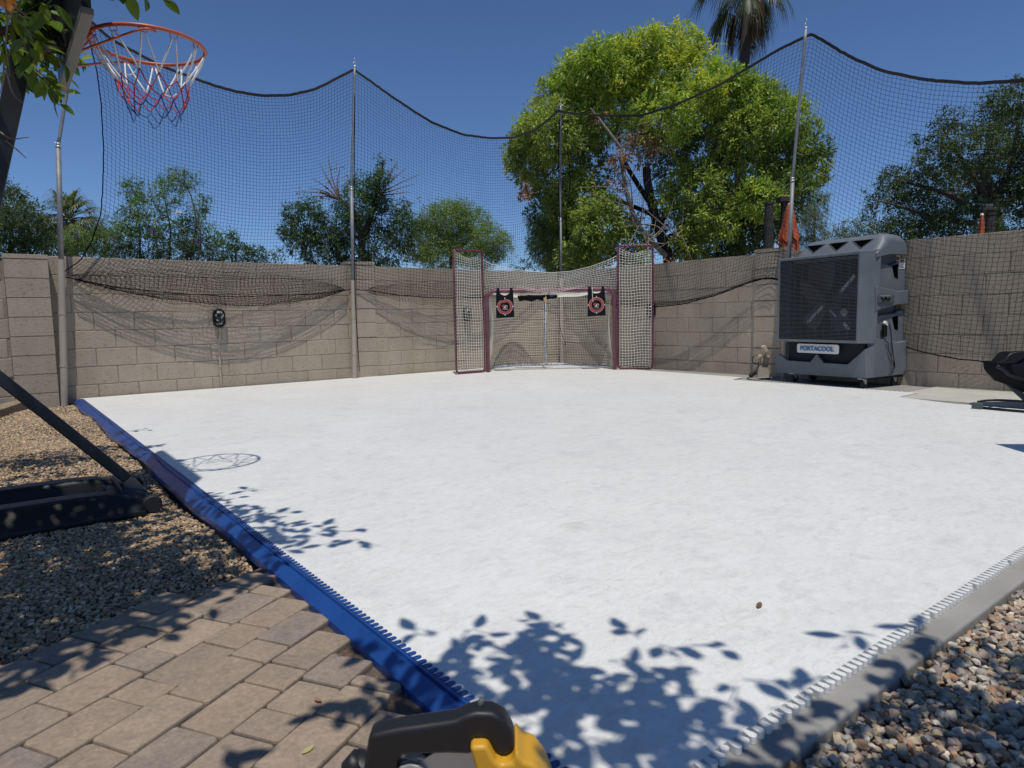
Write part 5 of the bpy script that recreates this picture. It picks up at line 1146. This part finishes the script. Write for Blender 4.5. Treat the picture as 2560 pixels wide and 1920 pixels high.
tree('jacaranda_tree','pinnate-leaved bush with tall thin stalks rising behind the left wall',(450,720),17.,
 [(345,478,34,'J'),(320,470,22,'J'),(365,500,26,'J'),(345,520,34,'J'),(405,465,26,'J'),(425,488,30,'J'),(418,510,20,'J'),(450,445,30,'J'),(440,432,20,'J'),(475,455,22,'J'),(440,460,20,'J'),(498,510,26,'J'),(515,515,16,'J'),(340,570,50,'J'),(390,560,44,'J'),(300,600,50,'J'),(250,610,46,'J'),(200,600,40,'J'),(170,610,36,'J'),(360,620,60,'K'),(430,610,55,'J'),(490,590,55,'J'),(420,550,22,'J',0,.6),(480,560,36,'J'),(500,635,55,'K'),(440,650,60,'K'),(250,650,50,'K'),(320,650,50,'K'),(550,600,22,'J',0,.6)],
 360,.085,.024,[([(345,950),(350,620),(345,540),(335,480)],.03,.012),([(400,950),(425,620),(420,540),(405,470)],.03,.01),([(430,950),(470,620),(440,560),(390,520),(370,450)],.025,.008),([(450,950),(480,620),(490,545),(470,470),(450,450)],.028,.01),([(460,950),(500,620),(495,560),(500,515)],.025,.01)],cl=16,clr=.13,droop=.15)
jt=[o for o in bpy.data.objects if o.name.startswith('jacaranda_tree')][0]
mb=MB(); crown(mb,[(112,598,14,'V',-1),(118,612,11,'V',-1),(190,588,7,'V',-1),(378,573,9,'V',-1),(384,582,7,'V',-1),(500,600,7,'V',-1),(288,610,6,'V',-1),(105,590,8,'V',-1)],17,900,.04,.035,PAL,cl=9,clr=.06,shell=.1); kid(mb,'purple_blossom',M_leaf,jt,col=True)
tree('olive_tree','dark small-leaved tree at the far left edge behind the block pillar',(30,720),15.,[(20,520,52,'O'),(40,490,26,'O',0,.6),(10,470,26,'O',0,.6),(0,450,14,'O'),(50,480,16,'O',0,.5),(60,540,44,'O'),(90,520,20,'O',0,.6),(30,580,60,'K'),(90,580,44,'O'),(115,560,30,'O'),(20,620,50,'K'),(90,630,50,'K'),(-30,540,70,'O'),(130,620,36,'K')],
 700,.058,.030,[([(20,950),(25,640),(30,560),(45,500)],.07,.02),([(20,640),(60,570),(80,530)],.04,.01)],cl=13,clr=.11)
tree('scrub_tree','thin grey-green scrubby tree behind the short fan palm',(260,700),26.,[(235,540,30,'S',0,.7),(265,570,36,'S',0,.8),(290,560,26,'S',0,.7),(225,570,36,'S'),(300,590,26,'S',0,.8),(255,600,40,'S'),(215,600,30,'S')],
 520,.09,.016,[([(260,950),(262,620),(255,560)],.08,.03)],cl=13,clr=.16)
tree('shrub','low dark green shrub peeping over the left wall beside the mid-left netting',(600,720),21.,[(570,600,26,'D'),(560,625,34,'D'),(600,635,34,'D'),(640,640,30,'D'),(580,590,14,'D'),(680,645,24,'S',0,.6),(700,640,20,'D',0,.6),(620,650,40,'K'),(545,640,30,'K')],
 560,.075,.035,[([(590,950),(590,640),(575,610)],.05,.02)],cat='shrub')
tree('eucalyptus_tree','grey-green drooping tree behind the orange umbrella left of the cooler',(2030,720),22.,[(2040,520,28,'S'),(2050,495,22,'S'),(2030,545,34,'S'),(2045,570,30,'S'),(2015,580,30,'D'),(2010,530,26,'S'),(2025,620,34,'D'),(2055,600,18,'S',0,.6)],
 760,.13,.014,[([(2030,950),(2032,640),(2038,540)],.08,.03)],cl=13,clr=.17,droop=1.0)
tree('privet_shrub','olive-brown loose shrub showing just above the cooler top',(2130,720),20.,[(2090,590,30,'S'),(2130,575,30,'S'),(2170,570,32,'S'),(2150,555,18,'S',0,.6),(2190,580,30,'S'),(2110,600,34,'D'),(2160,600,34,'D'),(2070,600,20,'S',0,.6)],
 620,.06,.026,[([(2130,950),(2130,640),(2135,590)],.05,.02)],cat='shrub')
tree('hedge_shrub','small dark shrub behind the wall just above the goal net',(1310,720),20.,[(1310,660,18,'K'),(1290,668,14,'K'),(1335,664,14,'K'),(1360,668,14,'K')],520,.06,.03,[([(1310,950),(1310,690),(1310,670)],.04,.02)],cat='shrub')
# 5. closed umbrellas, posts and lamp beyond the right wall
def umbrella(c,h,wd,label,px):
    D=px[2]; top=at(px[0],px[1],D); b=np.array([top[0],top[1],-.14]); e=plant('patio_umbrella',label,'umbrella',b)
    m=MB(); tube(m,[b,top+[0,0,-.02]],.022,10); kid(m,'umbrella_pole',M_darkwood,e)
    m=MB(); n=28; rows=[]; hh=h
    for k,t in enumerate(np.linspace(0,1,14)):
        r=wd*(.22+.72*t**.55)*(1 if t<.7 else 1-.25*(t-.7)); a=np.arange(n)*2*np.pi/n
        f=1+.26*min(1,t*2)*np.sin(a*6+.9*t)+.12*np.sin(a*2+1.5*t)+.05*np.sin(a*13); z=top[2]-hh*t+ (.05*np.sin(a*2+1) if t>.9 else 0)
        rows.append(np.c_[top[0]+r*f*np.cos(a),top[1]+r*f*np.sin(a),z+0*a])
    V=np.concatenate(rows); i=np.arange(13)[:,None]*n; j=np.arange(n)[None]; m.add(V,np.stack([i+j,i+(j+1)%n,i+n+(j+1)%n,i+n+j],-1).reshape(-1,4)); cn=kid(m,'canopy',M_orange,e,smooth=True)
    # top valance flaps
    m=MB(); 
    for q in range(6):
        a=q*2*math.pi/6+.3; P=[]; 
        for t in(.0,.5,1): 
            z=top[2]-hh*(.52+.22*t); r=wd*(.80+.28*t)
            P+= [[top[0]+r*math.cos(a-.42),top[1]+r*math.sin(a-.42),z+.03],[top[0]+r*1.12*math.cos(a),top[1]+r*1.12*math.sin(a),z-.05*t],[top[0]+r*math.cos(a+.42),top[1]+r*math.sin(a+.42),z+.03]]
        m.add(P,[[0,1,4,3],[1,2,5,4],[3,4,7,6],[4,5,8,7]])
    kid(m,'valance',M_orange,e)
    m=MB(); lathe(m,[(.001,.03),(.018,.022),(.028,.0),(.03,-.012)],frame(top,(1,0,0)),12); kid(m,'finial_cap',M_white,e,smooth=True); return e
umbrella(None,.80,.165,'closed orange patio umbrella beside the net pole left of the cooler',(1974,511,11.5))
umbrella(None,.95,.085,'closed orange patio umbrella mostly hidden behind the far right of the wall',(2455,537,11.5))
def post(label,x,y,D,r,capw):
    t=at(x,y,D); b=np.array([t[0],t[1],-.14]); e=plant('pergola_post',label,'post',b,'dark posts beyond the right wall')
    m=MB(); tube(m,[b,t],r,14); kid(m,'post_shaft',M_darkwood,e)
    m=MB(); M=frame(t,cR); 
    if capw: box(m,-capw,capw,-.12,.12,.0,.10,None,M); kid(m,'post_cap',M_darkwood,e,bevel=.01)
    else: tube(m,[t-[0,0,.02],t+[0,0,.02]],r*1.12,14); kid(m,'post_cap',M_darkwood,e)
post('dark round wooden post left of the orange umbrella',1923,508,13.,.085,0)
post('dark square-capped post directly behind the orange umbrella by the net pole',1962,506,13.,.07,.13)
post('dark post topped with a small flood light at the far right',2476,535,13.,.075,0)
e=bpy.data.objects['pergola_post.002'] if 'pergola_post.002' in bpy.data.objects else None
t=at(2470,520,13.); fe2=empty('flood_light',tuple(t),'small grey flood light fixed on top of the far right post','flood light')
m=MB(); box(m,-.07,.07,-.05,.05,-.01,.07,None,frame(t,cR)); kid(m,'light_head',M_slat,fe2,bevel=.01)
m=MB(); box(m,-.13,.12,-.07,.07,-.05,-.015,None,frame(t+[0,0,0.0],cR)); kid(m,'light_bracket',M_darkwood,fe2,bevel=.006)
# string-light cable from the big tree to the post
m=MB(); P=spl([at(1728,542,14),at(1790,556,13.7),at(1850,566,13.4),at(1923,560,13)],30); tube(m,P,.007,5)
wl=empty('string_light',tuple(P[0]),'thin cable with hanging bulbs between the big tree and the dark round post','string light'); kid(m,'cable',M_black,wl)
for k in(8,15,22):
    m=MB(); lathe(m,[(.012,0),(.012,-.04),(.022,-.065),(.02,-.085),(.001,-.095)],frame(P[k],(1,0,0)),10); kid(m,'bulb',M_glass,wl,smooth=True)
# street lamp far behind the left wall
DS=45.; b=at(386,545,DS); bb_=np.array([b[0],b[1],-.14]); sle=plant('street_lamp','grey street lamp with a curved arm rising behind the left bushes','street lamp',bb_)
m=MB(); tube(m,[bb_,b],[.11,.085],10); kid(m,'lamp_post',M_galv,sle,smooth=True)
m=MB(); tube(m,spl([at(388,556,DS),at(400,539,DS),at(412,529,DS),at(442,530,DS)],14),.035,7); kid(m,'lamp_arm',M_galv,sle,smooth=True)
m=MB(); M=frame(at(441,530,DS),cR*.97-np.array([0,0,.16])); V=[(0,-.12,-.09),(.50,-.05,-.05),(.50,.05,-.05),(0,.12,-.09),(0,-.10,.09),(.42,-.04,.02),(.42,.04,.02),(0,.10,.09)]
m.add(tr(M,V),BF.copy()); kid(m,'lamp_head',M_white,sle,bevel=.03)
# ------------------------------------------------------------------ citrus trees over the gravel: seen at the top left, throwing the leaf shadows
def twig(lb,wd,p,d,n=9,L=.085,W_=.042,cols=None,jr=.35,tr_=.0022):
    d=np.array(d,float);d/=np.linalg.norm(d); p=np.array(p,float); ln=.035*n
    ln*=.8; P=spl([p,p+d*ln*.5+rng.normal(0,.02,3),p+d*ln+rng.normal(0,.03,3)-[0,0,.02]],8); tube(wd,P,np.linspace(tr_*1.6,tr_*.6,8),4,c=(.06,.075,.03))
    for k in range(n):
        t=(k+.5)/n*7; i=int(t); q=P[i]+(P[min(i+1,7)]-P[i])*(t-i)
        az=k*2.4+rng.uniform(-.4,.4); u=np.cross(d,[.3,.2,1]);u/=np.linalg.norm(u); v=np.cross(d,u)
        dd=d*.7+(u*math.cos(az)+v*math.sin(az))*1.0+rng.normal(0,jr*.5,3)-np.array([0,0,.25]); dd/=np.linalg.norm(dd)
        cleaf(lb,q,dd,L*rng.uniform(.7,1.2),W_*rng.uniform(.8,1.15),cols)
def cleaf(lb,p,d,L,W_,cols=None):
    """a leaf blade with a folded midrib and curved outline"""
    up=np.array([rng.normal(0,.4),rng.normal(0,.4),1.]); s=np.cross(d,up); s/=np.linalg.norm(s); nn=np.cross(s,d)
    V=[]
    for t,w in((0,.02),(.12,.45),(.3,.9),(.5,1.0),(.7,.80),(.88,.38),(1,.01)):
        c=p+d*L*(t+.1)-nn*L*.16*t*t
        for sg in(-1,0,1): V.append(c+s*sg*w*W_*.5+nn*abs(sg)*w*W_*.14)
    F=[[i*3+j,i*3+j+1,i*3+j+4,i*3+j+3] for i in range(6) for j in(0,1)]
    cc=np.array(cols[rng.integers(0,len(cols))] if cols else CIT[rng.integers(0,len(CIT))])*rng.uniform(.75,1.25)
    lb.add(V,F,cc)
CIT=[(.075,.14,.025),(.10,.17,.03),(.06,.11,.022),(.15,.23,.035),(.22,.28,.04)]
ca=empty('orange_tree',(-9.5,-6.7,-.07),'orange tree with glossy leaves and a ripe orange at the top left corner','orange tree'); lb,wd=MB(),MB()
# visible sprays at the top left
vis=[((95,60),3.5,(.3,.1,-.3),8),((108,100),3.5,(.3,.1,-.4),8),((118,140),3.5,(.2,.1,-.5),8),((75,120),3.5,(.3,.1,-.3),8),((122,30),3.5,(.2,.1,-.4),8),((10,10),2.9,(.6,-.2,.1),30),((45,20),2.9,(.5,.1,0),22),((85,60),2.95,(.3,.3,-.4),20),((20,100),2.9,(.2,.4,-.6),20),((5,60),2.7,(.3,.2,-.8),16),((0,20),2.8,(.3,.2,.1),24),((95,100),2.95,(.2,.1,-.5),14),((95,130),2.95,(.3,.1,-.5),7),((45,115),2.75,(.6,.2,-.3),12),((60,125),2.75,(.8,.1,-.2),8),((8,130),2.6,(-.1,.2,-1),6),((95,0),2.8,(.3,.3,.0),12),((140,-20),2.3,(.5,.3,-.3),6),((170,-62),2.3,(.6,.3,-.1),4),((172,22),2.3,(.0,.2,-1),3),((215,-62),2.25,(1,.1,.0),5),((225,-55),2.25,(1,.1,.1),2),((20,-20),2.6,(.5,.2,.3),14)]
for (px,d,dr,n) in vis:
    p=at(px[0],px[1],d)
    for k in range(max(1,n//7)):
        q=p+rng.normal(0,.045,3); dd=np.array(cR)*dr[0]+np.array([_fx,_fy,0])*dr[1]*.5+np.array([0,0,1])*dr[2]+rng.normal(0,.25,3)
        twig(lb,wd,q,dd,min(n,8),.078,.040)
# shading sprays: chosen from where the photograph's leaf shadows lie on the ground
S1=np.array(SUN)/SUN.z
def shade(lb,wd,px,py,h,rad,nt,z=-.02,L=.085,W_=.042,nl=8):
    if nt>11: nt=int(nt*.75); rad*=1.15
    g_=onp(px,py,2,z); c=g_+S1*(h-z)
    if nt<8: nl=4
    for k in range(nt):
        q=c+rdir(1)[0]*rad*random.random()**.5*np.array([1,1,.5]); twig(lb,wd,q,rdir(1)[0]*np.array([1,1,.3]),nl,L,W_)
for px,py,h,rad,nt in [(60,1150,2.5,.16,16),(160,1130,2.5,.16,14),(260,1110,2.45,.10,6),(320,1085,2.4,.08,4),(20,1190,2.5,.2,14),(330,1110,2.4,.03,1),(150,1400,2.35,.22,22),(330,1430,2.3,.15,12),(430,1330,2.35,.10,6),(200,1320,2.4,.15,10),(60,1230,2.4,.15,14),(180,1200,2.4,.12,12),(280,1180,2.4,.08,5),(100,1300,2.35,.15,14),(240,1260,2.35,.12,9),
    (300,1480,2.3,.22,30),(200,1450,2.3,.22,26),(100,1500,2.3,.25,34),(0,1560,2.3,.25,34),(420,1420,2.3,.16,15),(380,1370,2.4,.16,9),(500,1400,2.3,.12,8),(560,1430,2.3,.07,4),(250,1340,2.5,.2,14),(120,1380,2.5,.2,18),(20,1430,2.4,.25,24),(-80,1500,2.4,.3,30),(-60,1300,2.6,.3,24),
    (60,1640,2.2,.10,7),(160,1570,2.2,.08,6),(380,1520,2.2,.05,3),(450,1500,2.2,.05,2),(20,1740,2.1,.03,1),(240,1620,2.1,.035,1),
    (420,1490,2.25,.06,5),(340,1560,2.2,.05,4),(260,1590,2.2,.06,5),(150,1620,2.2,.08,6),(510,1450,2.25,.05,4),(40,1690,2.15,.07,6),(200,1530,2.25,.08,8),(600,1280,2.4,.05,3),(650,1300,2.4,.06,5),(700,1330,2.35,.07,6),(760,1350,2.35,.06,4),(830,1335,2.35,.04,2),(880,1360,2.35,.03,2),(560,1250,2.4,.03,1),(640,1240,2.4,.03,1),(690,1345,2.35,.05,4),(580,1360,2.35,.05,3),(640,1400,2.3,.05,3),(520,1290,2.4,.05,3),(610,1450,2.3,.05,2)]: shade(lb,wd,px,py,h,rad,nt)
for px,py in ((60,1200),(150,1190),(240,1170),(320,1160),(80,1250),(180,1235),(280,1225),(0,1260),(120,1290),(230,1275),(340,1215)): shade(lb,wd,px,py,2.35,.09,8,z=.04)
kid(lb,'foliage',M_citrus,ca,col=True)
branch(wd,[(-9.5,-6.7,-.07),(-9.45,-6.65,.6),(-9.3,-6.6,1.2),(-9.0,-6.5,1.7)],.075,.05,(.11,.09,.07),12,10)
for q in((-8.3,-6.9,2.25),(-8.6,-7.4,2.3),(-8.35,-6.0,2.4),(-8.8,-5.9,2.3),(-8.2,-4.8,2.5),(-9.6,-6.0,2.4),(-7.7,-7.2,2.3),(-8.9,-7.6,2.3),(-7.4,-6.8,2.33),(-7.5,-6.2,2.35)):
    q=np.array(q); s=np.array((-9.0,-6.5,1.7)); branch(wd,[s,(s+q)/2+[0,0,.12],q],.035,.008,(.10,.085,.06),10,7)
q=at(60,60,2.85); branch(wd,[(-9.0,-6.5,1.7),at(-250,60,2.6),at(-60,90,2.75),q,at(140,40,2.8)],.03,.006,(.10,.08,.06),14,7)
branch(wd,[(-9.0,-6.5,1.7),at(-300,60,2.6),at(-10,-60,2.5),at(120,-60,2.4),at(200,-20,2.3),at(260,-10,2.28)],.02,.005,(.10,.08,.06),12,7)
kid(wd,'trunk',M_bark,ca,col=True)
dw=MB()
for pts in([(12,0),(18,60),(14,110),(25,190)],[(15,25),(45,50),(70,75),(88,95)],[(30,10),(60,35),(80,55)],[(10,150),(8,200),(0,235)],[(14,170),(30,230),(54,257)],[(0,330),(30,347),(72,343)],[(15,352),(40,372),(66,396)],[(18,60),(30,30),(40,0)]):
    branch(dw,[at(x,y,2.45) for x,y in pts],.0035,.0014,(.30,.22,.15),10,5)
kid(dw,'dry_twigs',M_bark,ca,col=True)
m=MB(); fp=at(89,120,2.95)
lathe(m,[(.001,-.036),(.016,-.033),(.03,-.02),(.036,0),(.03,.02),(.016,.033),(.001,.036)],frame(fp,(1,0,0)),20); kid(m,'orange',M_fruit,ca,smooth=True)
m=MB(); lathe(m,[(.001,-.03),(.013,-.027),(.025,-.015),(.03,0),(.025,.015),(.013,.027),(.001,.03)],frame(at(18,4,2.5),(1,0,0)),16); kid(m,'orange',M_fruit,ca,smooth=True)
cb_=empty('orange_tree',(-7.9,-10.4,-.07),'orange tree standing behind the viewpoint, known by its leaf shadows across the bottom edge','orange tree'); lb,wd=MB(),MB()
for px,py,h,rad,nt in [(1120,1660,2.1,.03,2),(1150,1620,2.1,.02,1),(1180,1710,2.1,.08,8),(1240,1740,2.05,.10,14),(1320,1700,2.1,.09,13),(1360,1640,2.15,.05,5),(1390,1580,2.15,.04,4),(1440,1590,2.15,.03,2),(1420,1680,2.1,.08,9),(1480,1720,2.1,.09,13),(1560,1720,2.1,.08,10),(1620,1760,2.05,.09,12),(1520,1800,2.0,.12,22),(1400,1800,2.0,.12,22),(1300,1820,2.0,.12,22),(1600,1860,2.0,.12,22),(1700,1850,2.0,.10,16),(1450,1900,1.95,.12,22),(1750,1900,1.95,.12,22),(1850,1880,1.95,.10,14),(1330,1900,1.95,.1,16),(1650,1620,2.15,.03,2),(1600,1600,2.15,.02,1),(1700,1630,2.15,.025,2),(1740,1700,2.1,.035,2),(1850,1720,2.1,.04,3),(1830,1770,2.1,.05,4),(1940,1780,2.05,.05,4),(2010,1760,2.05,.02,1),
    (2190,1600,2.15,.04,2),(2235,1630,2.15,.03,2),(2215,1670,2.15,.03,2),(2350,1590,2.15,.02,1),(2440,1630,2.15,.06,5),(2300,1720,2.1,.08,9),(2380,1760,2.1,.12,16),(2480,1780,2.1,.14,22),(2560,1720,2.1,.12,14),(2400,1850,2.0,.14,22),(2520,1880,2.0,.15,26),(2290,1830,2.05,.10,12),(2180,1880,2.0,.09,10),(2080,1900,2.0,.08,8),(2620,1800,2.05,.2,26),(2560,1640,2.15,.06,5),(1080,1600,2.1,.02,1),(1000,1640,2.1,.05,4),(950,1700,2.05,.05,5),(920,1750,2.0,.04,3),(1060,1690,2.05,.07,7),(1100,1740,2.05,.08,8),(880,1690,2.05,.03,1),(560,1850,1.9,.035,2),(1000,1820,1.95,.05,3)]: shade(lb,wd,px,py,h,rad,int(nt*(.5 if nt<12 else .27)+.5),z=-.01)
kid(lb,'foliage',M_citrus,cb_,col=True)
branch(wd,[(-7.9,-10.4,-.07),(-7.88,-10.35,.7),(-7.8,-10.2,1.3)],.07,.05,(.11,.09,.07),10,10)
for q in((-7.5,-9.0,2.1),(-7.1,-8.9,2.1),(-7.3,-8.6,2.1),(-6.8,-9.1,2.1),(-6.6,-9.2,2.1),(-7.8,-8.7,2.0),(-8.3,-9.8,2.4),(-7.0,-9.9,2.3)):
    q=np.array(q); s=np.array((-7.8,-10.2,1.3)); branch(wd,[s,(s+q)/2+[0,0,.35],q],.03,.006,(.10,.085,.06),10,7)
kid(wd,'trunk',M_bark,cb_,col=True)
